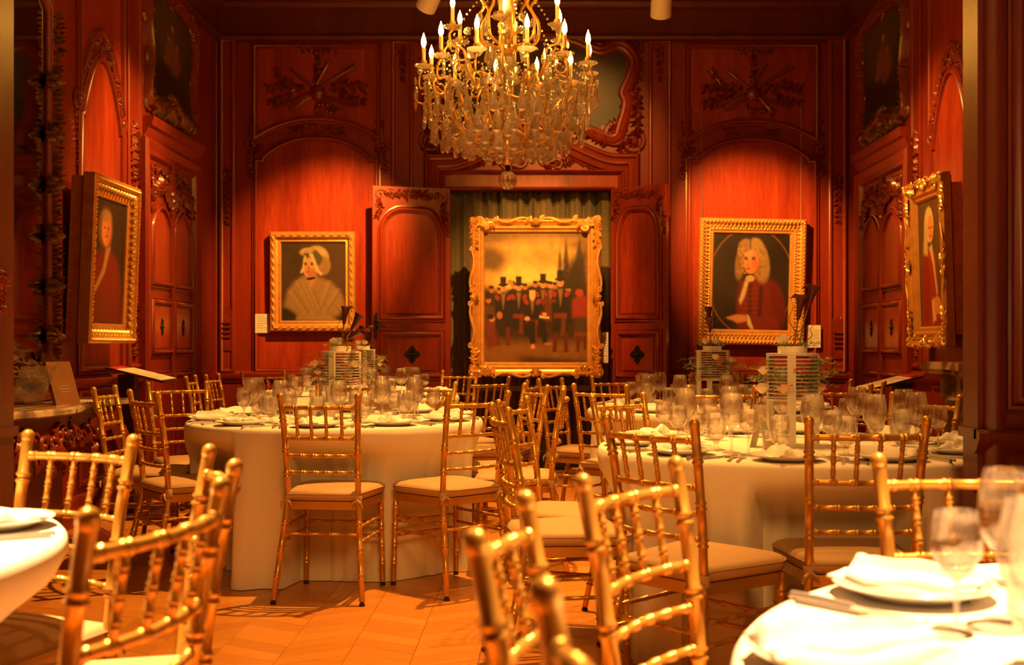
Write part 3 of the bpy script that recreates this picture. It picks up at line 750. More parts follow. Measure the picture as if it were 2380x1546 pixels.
def wig_man():
    p = Paint(124, 156, (44, 32, 20), 9)
    p.shade(1+p.noise(5, .25)+p.noise(16, .12))
    d = np.hypot((p.U-.5)/.56, (p.V-.5)/.56); p.mix(smooth(1-np.abs(d-1)/.025), (142, 92, 44), .9); p.mix(smooth((d-1)/.03), (28, 22, 14), .7)
    p.ell(.63, .74, .30, .28, (112, 32, 16), .3); p.poly([(.36, .50), (.6, .44), (.82, .55), (.93, .80), (.9, 1.), (.34, 1.), (.33, .7)], (116, 34, 17), .05)
    p.ell(.86, .72, .09, .24, (104, 28, 14), .6, -.25); p.poly([(.62, .55), (.66, .55), (.64, .95), (.60, .95)], (52, 18, 10), .04)
    p.poly([(.47, .52), (.51, .52), (.53, .96), (.48, .96)], (70, 22, 12), .03)
    for k in range(6): p.poly([(.40, .58+.05*k), (.6, .565+.05*k), (.6, .575+.05*k), (.40, .59+.05*k)], (150, 60, 28), .015, .5)
    p.ell(.36, .30, .07, .18, (140, 106, 64), .45, .12); p.ell(.61, .28, .125, .23, (164, 130, 80), .3, -.2); p.ell(.42, .13, .09, .08, (156, 122, 74), .4, .5); p.ell(.55, .13, .1, .09, (172, 138, 86), .35, -.4)
    p.poly([(.475, .04), (.495, .04), (.49, .17), (.475, .17)], (52, 36, 22), .02, .8)
    rg = random.Random(4)
    for k in range(90):
        a = rg.random(); x = rg.choice([.38, .61])+rg.uniform(-.06, .07); y = rg.uniform(.12, .42)
        p.ell(x, y, .014, .012, rg.choice([(188, 154, 100), (128, 96, 56)]), .9, 0, .55)
    p.ell(.50, .29, .098, .125, (226, 150, 100), .12); p.ell(.555, .32, .05, .10, (178, 98, 60), .9, 0, .6); p.ell(.47, .22, .06, .04, (226, 172, 116), .6, 0, .7)
    for x in (.43, .528): p.ell(x, .262, .024, .010, (60, 36, 22), .5); p.ell(x, .243, .034, .006, (120, 74, 44), .6)
    p.ell(.462, .30, .010, .04, (196, 124, 76), .7, .12); p.ell(.457, .328, .02, .009, (178, 100, 62), .6); p.ell(.462, .362, .032, .011, (176, 66, 44), .5); p.ell(.47, .395, .05, .02, (200, 134, 84), .8, 0, .6)
    p.ell(.49, .465, .060, .034, (196, 172, 122), .4); p.poly([(.43, .48), (.47, .5), (.42, .66), (.37, .74), (.35, .7)], (206, 182, 128), .02)
    p.poly([(.19, .875), (.32, .845), (.44, .85), (.46, .91), (.34, .935), (.28, .91), (.2, .888)], (202, 138, 84), .018)
    p.poly([(.455, .845), (.49, .855), (.55, .99), (.52, 1.), (.47, .95)], (208, 190, 138), .015)
    p.poly([(.5, .86), (.84, .87), (.88, .97), (.56, .98)], (122, 38, 18), .03)
    p.shade(.62*(1+p.noise(45, .09)))
    return p
def side_man(red, seed):
    p = Paint(90, 150, (48, 40, 26) if not red else (84, 66, 38), seed)
    p.shade(1+p.noise(5, .25)+p.noise(14, .12))
    if red:
        p.poly([(.12, 1.), (.1, .62), (.2, .42), (.42, .37), (.66, .42), (.78, .7), (.86, 1.)], (150, 40, 18), .04); p.ell(.28, .7, .16, .3, (128, 32, 15), .6)
        p.poly([(.44, .38), (.56, .36), (.64, .5), (.74, .75), (.7, .76), (.58, .52)], (206, 178, 124), .03)
        p.ell(.46, .2, .19, .14, (206, 188, 136), .2); p.poly([(.28, .16), (.4, .2), (.38, .44), (.2, .42)], (196, 174, 122), .04)
        p.ell(.52, .235, .115, .105, (212, 148, 94), .15)
        p.poly([(.5, .8), (.6, .78), (.66, .95), (.52, .97)], (210, 186, 136), .03); p.ell(.72, .84, .15, .07, (202, 136, 86), .25)
        ex, ey = .52, .225
    else:
        p.poly([(.0, 1.), (.04, .6), (.2, .44), (.5, .39), (.8, .48), (.95, .7), (1., 1.)], (112, 34, 18), .08); p.shade(1-.3*smooth((p.V-.6)*2))
        p.poly([(.44, .39), (.58, .38), (.42, .6), (.16, .76), (.14, .72), (.36, .56)], (168, 128, 84), .03)
        p.ell(.40, .235, .21, .155, (120, 94, 58), .5); p.ell(.43, .245, .14, .135, (214, 140, 88), .25); p.ell(.52, .27, .07, .11, (170, 100, 60), .8, 0, .6); p.ell(.42, .14, .15, .05, (150, 124, 80), .6, 0, .8)
        ex, ey = .43, .235
    for dx in (-.05, .055): p.ell(ex+dx, ey, .025, .008, (56, 34, 20), .5)
    p.ell(ex+.01, ey+.035, .012, .03, (176, 106, 64), .7); p.ell(ex, ey+.068, .04, .008, (150, 64, 42), .5)
    p.shade(1+p.noise(40, .06))
    return p
def crowd():
    p = Paint(190, 236, (96, 74, 34), 21)
    U, V = p.U, p.V
    p.mix(smooth((.30-V)/.3), (112, 86, 40)); p.ell(.42, .12, .45, .03, (176, 140, 66), 1.2, .05, .7); p.ell(.5, .07, .5, .02, (140, 108, 50), 1.2, -.05, .7); p.ell(.3, .02, .5, .02, (92, 72, 34), 1.2, 0, .6)
    p.ell(.48, .29, .46, .22, (206, 168, 84), 1.0); p.ell(.50, .36, .40, .12, (244, 208, 112), 1.0); p.ell(.6, .2, .2, .08, (176, 142, 66), 1.2, -.3, .7)
    p.ell(.05, .22, .16, .10, (80, 62, 30), 1.0, 0, .85); p.ell(.02, .38, .10, .08, (190, 152, 70), 1.2, 0, .8); p.shade(1+p.noise(7, .1)+p.noise(18, .06))
    rg = random.Random(3)
    for cx, tp, wd in ((.80, .10, .14), (.93, .07, .2), (.74, .17, .09)):
        n = 9
        for k in range(n):
            y = tp+.05*k; hw = .012+wd*(k/n)*.8
            p.poly([(cx, y-.05), (cx+hw, y+.05+rg.uniform(0, .02)), (cx, y+.035), (cx-hw, y+.055+rg.uniform(0, .03))], (54, 40, 20), .02)
    p.poly([(.76, .36), (.84, .22), (1., .14), (1., .55), (.78, .55)], (48, 35, 18), .06)
    p.mix(smooth((V-.38-.03*np.sin(U*9))/.08), (52, 34, 18)); p.mix(smooth((V-.78)/.12), (120, 82, 38)); p.mix(smooth((V-.93-.06*(U-.5))/.06)*smooth((U-.25)/.2), (62, 42, 20))
    p.shade(1+p.noise(20, .12))
    def fig(x, y, s=1.0, hat=False, coat=(30, 22, 15), sh=(132, 48, 28), legs=None, sash=True, face=(206, 150, 92), bottom=.80):
        hr = .026*s
        p.poly([(x-.07*s, y+.11*s), (x-.055*s, y+.055*s), (x, y+.035*s), (x+.055*s, y+.055*s), (x+.07*s, y+.11*s), (x+.06*s, y+.30*s), (x-.06*s, y+.30*s)], coat, .015)
        if sh:
            for sx in (-1, 1): p.ell(x+sx*.052*s, y+.07*s, .02*s, .022*s, sh, .5, sx*.6)
            p.poly([(x-.02*s, y+.04*s), (x+.02*s, y+.04*s), (x, y+.15*s)], (128, 98, 58), .012)
        if sash:
            p.poly([(x-.05*s, y+.19*s), (x+.05*s, y+.19*s), (x+.05*s, y+.22*s), (x-.05*s, y+.22*s)], (112, 44, 28), .01); p.poly([(x+.01*s, y+.21*s), (x+.04*s, y+.21*s), (x+.04*s, y+.33*s), (x, y+.33*s)], (104, 48, 30), .012, .8)
        p.ell(x, y, hr, hr*1.05, face, .3); p.ell(x+.008*s, y+.006*s, hr*.7, hr*.6, (170, 108, 62), .9, 0, .5); p.ell(x-.002, y-.018*s, hr*1.02, hr*.5, (44, 30, 18), .4)
        if hat:
            p.poly([(x-.027*s, y-.075*s), (x+.027*s, y-.075*s), (x+.025*s, y-.02*s), (x-.025*s, y-.02*s)], (34, 25, 15), .008); p.ell(x, y-.02*s, .045*s, .010*s, (34, 25, 15), .3)
        if legs:
            for sx in (-1, 1): p.poly([(x+sx*.04*s-.02, bottom-.13), (x+sx*.04*s+.02, bottom-.13), (x+sx*.045*s+.018, bottom), (x+sx*.045*s-.018, bottom)], legs, .012)
            for sx in (-1, 1): p.ell(x+sx*.045*s, bottom+.003, .028, .010, (88, 40, 22), .4)
    for x, y in ((.15, .45), (.28, .40), (.40, .42), (.62, .40), (.50, .40), (.69, .41), (.82, .44)): fig(x, y, .9, False, (40, 28, 18), None, None, False, (172, 116, 66))
    p.ell(.255, .385, .03, .02, (170, 134, 78), .4)
    fig(.07, .44, 1.0, False, (48, 34, 22), None, None, False, (150, 94, 54)); fig(.04, .52, 1., False, (80, 50, 32), None, None, False, (160, 100, 58))
    fig(.185, .425, 1.12, True, sash=False, legs=(92, 36, 24), bottom=.86); fig(.337, .42, 1.1, True); fig(.575, .40, 1.1, True); fig(.65, .405, .95, sash=False, coat=(90, 40, 24))
    fig(.745, .385, 1.25, True, legs=(84, 32, 20), bottom=.91)
    p.poly([(.52, .515), (.70, .515), (.70, .54), (.52, .54)], (100, 40, 26), .012)
    p.poly([(.86, .52), (.95, .47), (1., .5), (1., .66), (.86, .66)], (132, 40, 28), .02); p.ell(.93, .465, .04, .03, (150, 60, 36), .4); p.poly([(.88, .65), (1., .65), (1., .78), (.88, .78)], (66, 48, 28), .02); p.poly([(.88, .77), (1., .77), (1., .805), (.88, .805)], (110, 50, 34), .012)
    p.poly([(.9, .8), (.94, .8), (.93, .92), (.9, .92)], (88, 34, 22), .01); p.poly([(.97, .8), (1., .8), (1., .9), (.97, .9)], (84, 32, 20), .01)
    fig(.47, .455, 1.15, False, (26, 20, 14)); p.ell(.47, .485, .03, .04, (200, 176, 110), .5)
    p.poly([(.39, .58), (.43, .56), (.45, .66), (.42, .68)], (34, 24, 16), .012); p.ell(.42, .665, .026, .018, (214, 152, 94), .4); p.ell(.59, .63, .022, .012, (210, 150, 92), .4); p.poly([(.54, .64), (.635, .65), (.635, .665), (.54, .658)], (214, 186, 124), .008)
    p.poly([(.42, .68), (.50, .68), (.50, .85), (.455, .87), (.42, .76)], (28, 20, 13), .015); p.poly([(.53, .68), (.61, .68), (.62, .85), (.58, .86), (.54, .76)], (28, 20, 13), .015)
    p.ell(.475, .88, .022, .02, (196, 134, 78), .4); p.ell(.625, .86, .04, .014, (150, 92, 50), .4)
    p.poly([(.02, .70), (.10, .68), (.11, .88), (.03, .9)], (104, 42, 28), .02); p.ell(.075, .665, .03, .026, (178, 116, 68), .4); p.ell(.06, .65, .035, .02, (34, 24, 15), .5)
    p.ell(.15, .64, .028, .03, (160, 100, 58), .5); p.poly([(.12, .67), (.2, .67), (.2, .8), (.13, .8)], (40, 30, 20), .02)
    p.shade(1+p.noise(60, .09))
    return p
# ---------------------------------------------------------------- framed paintings
def wall_frame(c, normal, tilt=0.0):
    """matrix with local x to the viewer's right, y up, z out of the wall; tilt leans the top outwards"""
    n = Vector(normal).normalized(); z = Vector((0, 0, 1)); x = z.cross(n).normalized()
    M = Matrix(((x.x, 0, n.x, c[0]), (x.y, 0, n.y, c[1]), (0, 1, 0, c[2]), (0, 0, 0, 1)))
    return M @ Matrix.Rotation(tilt, 4, 'X')
def put(o, M): o.matrix_basis = M; return o
def framed(name, label, M, W, Hh, fw, dep, art, style, roll=0.0):
    t = put(thing(name, label, 'painting'), M @ Matrix.Rotation(roll, 4, 'Z'))
    rg = random.Random(int(W*1000)); a, b = W/2, Hh/2
    out = rect(-a, a, -b, b)
    if style == 'beaded': prof = [(0, 0), (0, dep*.8), (.010, dep), (.05*fw/.1, dep), (.055*fw/.1, dep*.72), (.5*fw, dep*.62), (.72*fw, dep*.45), (.8*fw, dep*.5), (.9*fw, dep*.5), (fw, dep*.22)]
    elif style == 'leafy': prof = [(0, 0), (0, dep*.85), (.012, dep), (.22*fw, dep*1.0), (.3*fw, dep*.78), (.55*fw, dep*.55), (.6*fw, dep*.62), (.74*fw, dep*.62), (.78*fw, dep*.5), (.9*fw, dep*.48), (fw, dep*.2)]
    elif style == 'cove': prof = [(0, 0), (0, dep*.9), (.012, dep), (.03, dep), (.3*fw, dep*.8), (.5*fw, dep*.5), (.62*fw, dep*.42), (.66*fw, dep*.46), (.98*fw, dep*.36), (fw, dep*.2)]
    else: prof = [(0, 0), (0, dep*.7), (.015, dep*.95), (.2*fw, dep), (.35*fw, dep*.7), (.5*fw, dep*.6), (.56*fw, dep*.7), (.68*fw, dep*.7), (.74*fw, dep*.5), (.92*fw, dep*.45), (fw, dep*.2)]
    m = MB(); m.sweep(out, prof, True); m.build('frame', GOLD, t, .5)
    m = MB()
    def run(fn, step, ins):
        for (x0, y0, x1, y1) in ((-a+ins, -b+ins, a-ins, -b+ins), (a-ins, -b+ins, a-ins, b-ins), (a-ins, b-ins, -a+ins, b-ins), (-a+ins, b-ins, -a+ins, -b+ins)):
            L = math.hypot(x1-x0, y1-y0); n = max(2, round(L/step)); ang = math.atan2(y1-y0, x1-x0)
            for k in range(n):
                q = (k+.5)/n; fn(x0+(x1-x0)*q, y0+(y1-y0)*q, ang)
    def at(z): m.M = Matrix.Translation((0, 0, z))
    if style == 'beaded':
        at(dep*.93); run(lambda x, y, g: leaf(m, x-.026*math.cos(g), y-.026*math.sin(g), .058, .034, g+.25, .018), .07, fw*.24)
        at(dep*.48); run(lambda x, y, g: m.ell((x, y, 0), (.006, .006, .006), 6, 2, True), .018, fw*.86)
    elif style == 'leafy':
        at(dep*.98); run(lambda x, y, g: (leaf(m, x, y, .03, .02, g+.8, .012), m.ell((x, y, 0), (.008, .008, .012), 6, 2, True)), .033, .022)
        at(dep*.7); run(lambda x, y, g: (leaf(m, x, y, .04, .022, g+1.2, .014), leaf(m, x, y, .034, .02, g-1.0, .014)), .036, fw*.38)
        at(dep*.6); run(lambda x, y, g: m.ell((x, y, 0), (.009, .009, .010), 6, 2, True), .024, fw*.67)
    elif style == 'cove':
        at(dep*.98); run(lambda x, y, g: leaf(m, x, y, .022, .016, g+.5, .010), .024, .02)
        at(dep*.62); run(lambda x, y, g: (leaf(m, x, y, .05, .03, g+1.1, .02), leaf(m, x, y, .045, .028, g-1.1, .02), flower(m, x, y, .016, .016)), .05, fw*.36)
    else:
        os_ = min(1, W/1.1); m.M = Matrix.Translation((0, 0, dep*.85)) @ Matrix.Diagonal((1, 1, os_, 1))
        for sx in (-1, 1):
            for sy in (-1, 1):
                for k in range(3): scroll(m, sx*(a-.03-.05*k*(k > 0)), sy*(b-.03-.045*(k == 2)), (.05-.008*k)*os_, 1+k, 1.1, .014*os_, sx*sy)
                shell(m, sx*(a-.01), sy*(b-.01), .085*os_, math.atan2(-sy, -sx), .035)
                for k in range(5): leaf(m, sx*(a-.035), sy*(b-.035), .055*os_, .03*os_, math.atan2(sy, sx)+(k-2)*.55, .03)
                spray(m, [(sx*(a-.06), sy*(b-.03)), (sx*(a-.2), sy*(b-.035))], .05, rg, 1.2, .02); spray(m, [(sx*(a-.03), sy*(b-.06)), (sx*(a-.035), sy*(b-.24))], .05, rg, 1.2, .02)
        for sg, hv in ((-1, 0), (1, 0), (-1, 1), (1, 1)):
            Lh = a if hv == 0 else b; edge = b if hv == 0 else a
            for sd in (-1, 1):
                pts = []
                for k in range(13):
                    q = k/12; s_ = sd*(.06+(Lh*.62-.06)*q); o_ = sg*(edge-.012+.018*math.sin(q*math.pi*2+.5))
                    pts.append((s_, o_, .012) if hv == 0 else (o_, s_, .012))
                m.tube(pts, [.013*os_*(1.15-.6*abs(2*k/12-1)) for k in range(13)], 6)
                for e in (pts[0], pts[-1]): scroll(m, e[0], e[1], .028*os_, 1.0, .9, .010*os_, sd*sg)
            c_ = (0, sg*(edge-.02)) if hv == 0 else (sg*(edge-.02), 0)
            shell(m, c_[0], c_[1], .06, (math.pi/2 if hv == 0 else 0)+(0 if sg < 0 else math.pi), .03); flower(m, c_[0], c_[1], .03, .03)
            for k in range(7):
                q = rg.uniform(-.13, .13); leaf(m, c_[0]+(q if hv == 0 else 0), c_[1]+(q if hv else 0), .04, .02, rg.uniform(0, 6.28), .02)
    m.build('frame_ornament', GOLD_B, t, .7, 'stuff')
    m = MB(); m.box((-a+.02, -b+.02, -.012), (a-.02, b-.02, .002)); m.build('backing_board', DARKW, t, 0)
    art.canvas('canvas', None, W-2*fw+.004, Hh-2*fw+.004, t, dep*.2)
    return t
def bwp(x, y, off): # point on a plane in front of the end wall
    d = YW-off; return ((x-VX)*d/F, d, H+(VY-y)*d/F)
sc_ = (YW-.1)/F
framed('portrait_painting', 'portrait of a woman in white bonnet and shawl, gilt frame, left of open doorway', wall_frame(bwp(728.5, 655, .04), (0, -1, 0), .02), 198*sc_, 232*sc_, 25*sc_, .06, lady(), 'beaded')
framed('portrait_painting', 'portrait of a man in curled blond wig, leafy gilt frame, right of doorway', wall_frame(bwp(1745, 656, .04), (0, -1, 0), .03), 248*sc_, 294*sc_, 36*sc_, .075, wig_man(), 'leafy', -.018)
dcp = 9.85
framed('crowd_painting', 'large gilt framed painting of a crowd in top hats standing in the doorway', wall_frame((((1245-VX)*dcp/F), dcp, H+(VY-692)*dcp/F), (0, -1, 0), .0), 300*dcp/F, 364*dcp/F, 32*dcp/F, .085, crowd(), 'rococo')
fl = framed('portrait_painting', 'dark portrait of a man in deep gilt cove frame on left wall', wall_frame((-2.77, 7.305, 1.665), (1, 0, 0), .04), .80, 1.04, .125, .075, side_man(False, 5), 'cove')
fr = framed('portrait_painting', 'portrait of a man in a red coat, scrolled gilt frame, right wall', wall_frame((2.68, 7.73, 1.69), (-1, 0, 0), .03), .74, 1.13, .135, .07, side_man(True, 6), 'rococo')
for M_, W_ in ((fl, .80), (fr, .74)):   # deep boxes that the side frames sit on
    m = MB(); m.box((-W_/2+.03, -.49, -.085), (W_/2-.03, .50, -.012)); m.build('frame_box', GOLD, M_, 0)
# hanging wires of the wigged man's portrait
m = MB()
for x in (1632, 1862):
    m.tube([bwp(x, 236, .02), bwp(x, 512, .02)], .002, 5)
tag(m.build('picture_wire', STEEL), 'two thin picture wires hanging down to the wigged portrait frame', 'wire')
# easel behind the crowd painting
ez = thing('display_easel', 'wooden easel holding the large crowd painting in the doorway', 'easel', (0, 9.9, 0))
for sx in (-1, 1):
    m = MB(); m.tube([(sx*.42, -.02, 0), (sx*.12, .08, 2.05)], .022, 8); m.build('leg', DARKW, ez)
m = MB(); m.tube([(0, .36, 0), (0, .1, 2.0)], .022, 8); m.build('rear_leg', DARKW, ez)
m = MB(); m.box((-.5, -.12, .74), (.5, .03, .785)); m.build('ledge', DARKW, ez, 0)
# ---------------------------------------------------------------- side walls in detail
res = side(wall_left, M_LEFT, L_, (8.42, 9.48, 2.56), [(7.2, 7.9, 2.62, 3.02)], [(8.06, 8.30)], (8.4, 9.6), 11)
res2 = side(wall_right, M_RIGHT, R_, (8.63, 9.73, 2.52), [(7.35, 8.05, 2.55, 2.98)], [(8.32, 8.52)], (8.6, 9.85), 12)
for rs, M, par, seed, lab in ((res, M_LEFT, wall_left, 31, 'dark landscape painting above the left wall door in carved frame'), (res2, M_RIGHT, wall_right, 32, 'dark landscape painting above the right wall door in carved frame')):
    wav, z0, z1, c, rg, d0, d1, top = rs
    t = thing('overdoor_painting', lab, 'painting', (M.to_translation().x, c, z0))
    a, b = wav[0][0], wav[4][0]
    art = landscape(seed, figs=((.5, .38, 1.3), (.6, .46, 1.0), (.42, .42, .8)))
    M2 = Matrix.Translation((-M.to_translation().x, -c, -z0)) @ M
    flip = 1 if M is M_LEFT else -1
    Mc = M2 @ Matrix.Translation((c, (z0+z1)/2, .012)) @ (Matrix.Scale(flip, 4, (1, 0, 0)) if flip > 0 else Matrix.Scale(-1, 4, (1, 0, 0)))
    art.canvas('canvas', Mc, b-a+.1, z1-z0+.05, t, 0, [((x-c)*(1 if flip > 0 else -1), y-(z0+z1)/2) for x, y in loop(wav)])
    mb = MB(M2); mb.sweep(loop(wav), [(.05, 0), (.045, .03), (.02, .05), (0, .045), (-.02, .06), (-.035, .04), (-.05, 0)], True); mb.build('frame', CARVE, t)
    mb = MB(M2)
    for i, p in enumerate(wav):
        q = wav[(i+1) % len(wav)]
        spray(mb, [p, ((p[0]+q[0])/2, (p[1]+q[1])/2+.03), q], .055, rg, 1.0, .05, .35)
        scroll(mb, p[0], p[1], .07, rg.uniform(0, 6), 1, .02, rg.choice((-1, 1)))
    for k in range(22):
        x = rg.uniform(a, b); leaf(mb, x, z0+.02, rg.uniform(.08, .17), .045, 1.57+rg.uniform(-.6, .6), .06); scroll(mb, x, z0+.08, .05, rg.uniform(0, 6), 1, .013, rg.choice((-1, 1)))
    cartouche(mb, c, z1-.1, .16, rg); shell(mb, c, z0+.12, .16, 1.57, .06)
    mb.build('frame_carving', OLDGOLD, t, .7, 'stuff')
# the two doors in the side walls: two tall leaves each, three panels per leaf
def small_door(n, M, d, lab, seed):
    d0, d1, top = d; rg = random.Random(seed)
    mb = MB(M); mb.box((d0, .01, .0), (d1, top, .02))
    o = struct(mb.build('door_%d' % n, MAHOG, None, 0), lab)
    c = (d0+d1)/2
    for a, b in ((d0+.05, c-.035), (c+.035, d1-.05)):
        ar = arch(a, b, 2.02, .16, 2.0)
        big = [(a, 1.60), (b, 1.60)]+ar[::-1]
        def pan(mb): mb.prism(big, .02, .03)
        add(pan, 'panel', MAHOG_P, o, M, 0)
        add(lambda mb: mb.sweep(big, [(x, h+.02) for x, h in PROF], True), 'moulding', MAHOG, o, M)
        for z0, z1 in ((1.08, 1.46), (.22, .90)):
            add(lambda mb: mb.prism(rect(a+.03, b-.03, z0+.03, z1-.03), .02, .035), 'panel', MAHOG_P, o, M, 0)
            add(lambda mb: mb.sweep(rect(a, b, z0, z1), [(x, h+.02) for x, h in PROF], True), 'moulding', MAHOG, o, M)
        def esc(mb):
            mb.M = M @ Matrix.Translation(((a+b)/2, 1.27, .035))
            for k in range(4): leaf(mb, 0, 0, .07 if k % 2 else .04, .035, k*math.pi/2, .012)
            mb.ell((0, 0, 0), (.016, .016, .014), 8, 3, True)
        add(esc, 'escutcheon', IRON, o, M)
        def cv(mb):
            mb.M = M @ Matrix.Translation((0, 0, .03))
            corner(mb, a-.02, top-.06, 1, -1, .24, rg); corner(mb, b+.02, top-.06, -1, -1, .24, rg)
            spray(mb, [(a, 2.28), ((a+b)/2, 2.36), (b, 2.28)], .1, rg, 1.4, .03, .4); spray(mb, [(a, 2.12), (a+.04, 2.3)], .08, rg, 1.2, .03); spray(mb, [(b, 2.12), (b-.04, 2.3)], .08, rg, 1.2, .03)
        add(cv, 'carved_scroll', CARVE, o, M)
    add(lambda mb: mb.tube([(c, .02, .03), (c, top, .03)], .022, 8), 'meeting_stile', MAHOG, o, M)
small_door(1, M_LEFT, (8.42, 9.48, 2.56), 'tall carved mahogany door in the left wall', 41)
small_door(2, M_RIGHT, (8.63, 9.73, 2.52), 'tall carved mahogany door in the right wall', 42)
# open leaves of the double doorway
def open_leaf(n, hinge, free, lab, seed, handle):
    hx, hy = hinge; fx, fy = free; W_ = math.hypot(fx-hx, fy-hy); rg = random.Random(seed); top = by_(443)
    left = hx < 0
    ang = math.atan2(fy-hy, fx-hx)
    x = Vector((fx-hx, fy-hy, 0)).normalized()
    if left: x = -x
    nrm = Vector((x.y, -x.x, 0)) 
    M = Matrix(((x.x, 0, nrm.x, fx if left else hx), (x.y, 0, nrm.y, fy if left else hy), (0, 1, 0, 0), (0, 0, 0, 1)))
    mb = MB(M); mb.box((0, .015, -.045), (W_, top, 0)); o = struct(mb.build('door_%d' % n, MAHOG, None, 0), lab)
    a, b = .075, W_-.075
    Z = lambda y: H+(VY-y)*9.6/F/ .985
    z0, z1, zs = 1.375, 2.33, 2.1
    # shaped head: concave notch at the free side, round shoulder at the hinge side
    fl_ = (lambda q: q) if left else (lambda q: a+b-q)
    head = [(b, zs-.06)]+[(b-(b-a)*.30*(1-math.cos(t*math.pi/2)), zs-.06+(z1-zs+.06)*math.sin(t*math.pi/2)) for t in (.15, .3, .45, .6, .75, .9, 1)]
    head += [(a+(b-a)*.34, z1)]+[(a+(b-a)*(.34-.34*math.sin(t*math.pi/2)), z1-.21*(1-math.cos(t*math.pi/2))) for t in (.15, .35, .55, .75, .9)]+[(a, z1-.23)]
    big = [(a, z0), (b, z0)]+head
    if not left: big = [(fl_(p[0]), p[1]) for p in big][::-1]
    cx_ = (a+b)/2
    inn = [(cx_+(p[0]-cx_)*.84, 1.85+(p[1]-1.85)*.92) for p in big]
    add(lambda mb: mb.prism(inn, 0, .010), 'panel', MAHOG_P, o, M, 0); add(lambda mb: mb.sweep(big, PROF, True), 'moulding', MAHOG, o, M)
    for q0, q1 in ((.86, 1.24), (.16, .74)):
        add(lambda mb: mb.prism(rect(a+.05, b-.05, q0+.05, q1-.05), 0, .012), 'panel', MAHOG_P, o, M, 0)
        add(lambda mb: mb.sweep(rect(a, b, q0, q1), PROF, True), 'moulding', MAHOG, o, M)
    def cv(mb):
        corner(mb, .0, top-.01, 1, -1, .30, rg); corner(mb, W_, top-.01, -1, -1, .34, rg)
        spray(mb, [(.2, top-.05), (cx_, top-.07), (W_-.22, top-.05)], .065, rg, 1.2, .02); spray(mb, [(W_-.05, top-.2), (W_-.04, top-.42)], .06, rg, 1.2, .02)
    add(cv, 'carved_scroll', CARVE, o, M)
    def esc(mb):
        mb.M = M @ Matrix.Translation((cx_, 1.05, .012))
        mb.prism([(.075*math.cos(k*math.pi/8)*(1 if k % 4 == 0 else (.62 if k % 2 == 0 else .78)), .085*math.sin(k*math.pi/8)*(1 if k % 4 == 0 else (.62 if k % 2 == 0 else .78))) for k in range(16)], 0, .008)
        for k in range(4): leaf(mb, 0, 0, .06, .03, k*math.pi/2, .018)
        mb.ell((0, 0, 0), (.022, .022, .04), 8, 4, True)
    add(esc, 'escutcheon', IRON, o, M)
    if handle:
        def hd(mb):
            mb.M = M @ Matrix.Translation((.03, 1.30, 0))
            mb.prism([(-.022, -.09), (0, -.12), (.022, -.09), (.026, 0), (.022, .09), (0, .12), (-.022, .09), (-.026, 0)], 0, .008)
            mb.tube([(0, 0, .0), (0, 0, .045), (.05, -.004, .05), (.075, -.01, .048)], [.009, .009, .011, .008], 8); mb.ell((0, 0, .03), (.018, .018, .03), 8, 3, True)
        add(hd, 'door_handle', IRON, o, M)
d1_ = 9.98
open_leaf(3, (bx_(1046)*.985, YW-.13), ((866-VX)*d1_/F, d1_), 'left leaf of the open double door, carved mahogany, seen flat on', 51, True)
d2_ = 9.86
open_leaf(4, (bx_(1420)*.985, YW-.13), ((1549-VX)*d2_/F, d2_), 'right leaf of the open double door, carved mahogany, turned slightly away', 52, False)
# curtain closing the doorway, and the dark passage beyond
m = MB(); n = 260; vs = []
for j in range(2):
    for i in range(n+1):
        q = i/n; x = OL-.25+(OR-OL+.5)*q
        vs.append((x, YW+.13+.03*math.sin(q*95)+.018*math.sin(q*41+1)+.02*math.sin(q*160+math.sin(q*20)*2), 0.01 if j == 0 else OT+.25))
m.add(vs, [(i, i+1, n+2+i, n+1+i) for i in range(n)])
tag(m.build('doorway_curtain', CURT), 'olive brown curtain hanging in folds behind the crowd painting', 'curtain')
m = MB(); m.box((OL-.6, YW+1.2, -.05), (OR+.6, YW+1.25, ZC)); m.box((OL-.6, YW+.22, -.05), (OL-.55, YW+1.2, ZC)); m.box((OR+.55, YW+.22, -.05), (OR+.6, YW+1.2, ZC)); m.box((OL-.6, YW+.22, OT+.3), (OR+.6, YW+1.2, OT+.35))
struct(m.build('wall_passage', MAHOG_D, None, 0), 'dark passage walls behind the doorway curtain')
# over-door painting of the end wall in its rococo frame
oc = bx_(1237); t = thing('overdoor_painting', 'dark landscape painting above the central pediment, carved frame, behind the chandelier', 'painting', (oc, YW, by_(350)))
Mo = Matrix.Translation((-oc, -YW, -by_(350))) @ M_BACK
half = [(1237, 92), (1330, 98), (1392, 124), (1440, 111), (1470, 141), (1462, 178), (1446, 215), (1453, 240), (1442, 286), (1424, 320), (1368, 300), (1310, 285)]
wav = bp(half+[(2*1237-x, y) for x, y in half[1:]][::-1])[::-1]
art = landscape(33, figs=((.82, .85, .6),))
art.canvas('canvas', Mo @ Matrix.Translation((oc, by_(215), .012)), 500*YW/F, 280*YW/F, t, 0, [(x-oc, y-by_(215)) for x, y in loop(wav)])
mb = MB(Mo); mb.sweep(loop(wav), [(-.075, 0), (-.07, .03), (-.04, .055), (-.02, .04), (0, .05), (.02, .045), (.035, .02), (.04, 0)], True); mb.build('frame', MAHOG, t)
rg = random.Random(77); mb = MB(Mo)
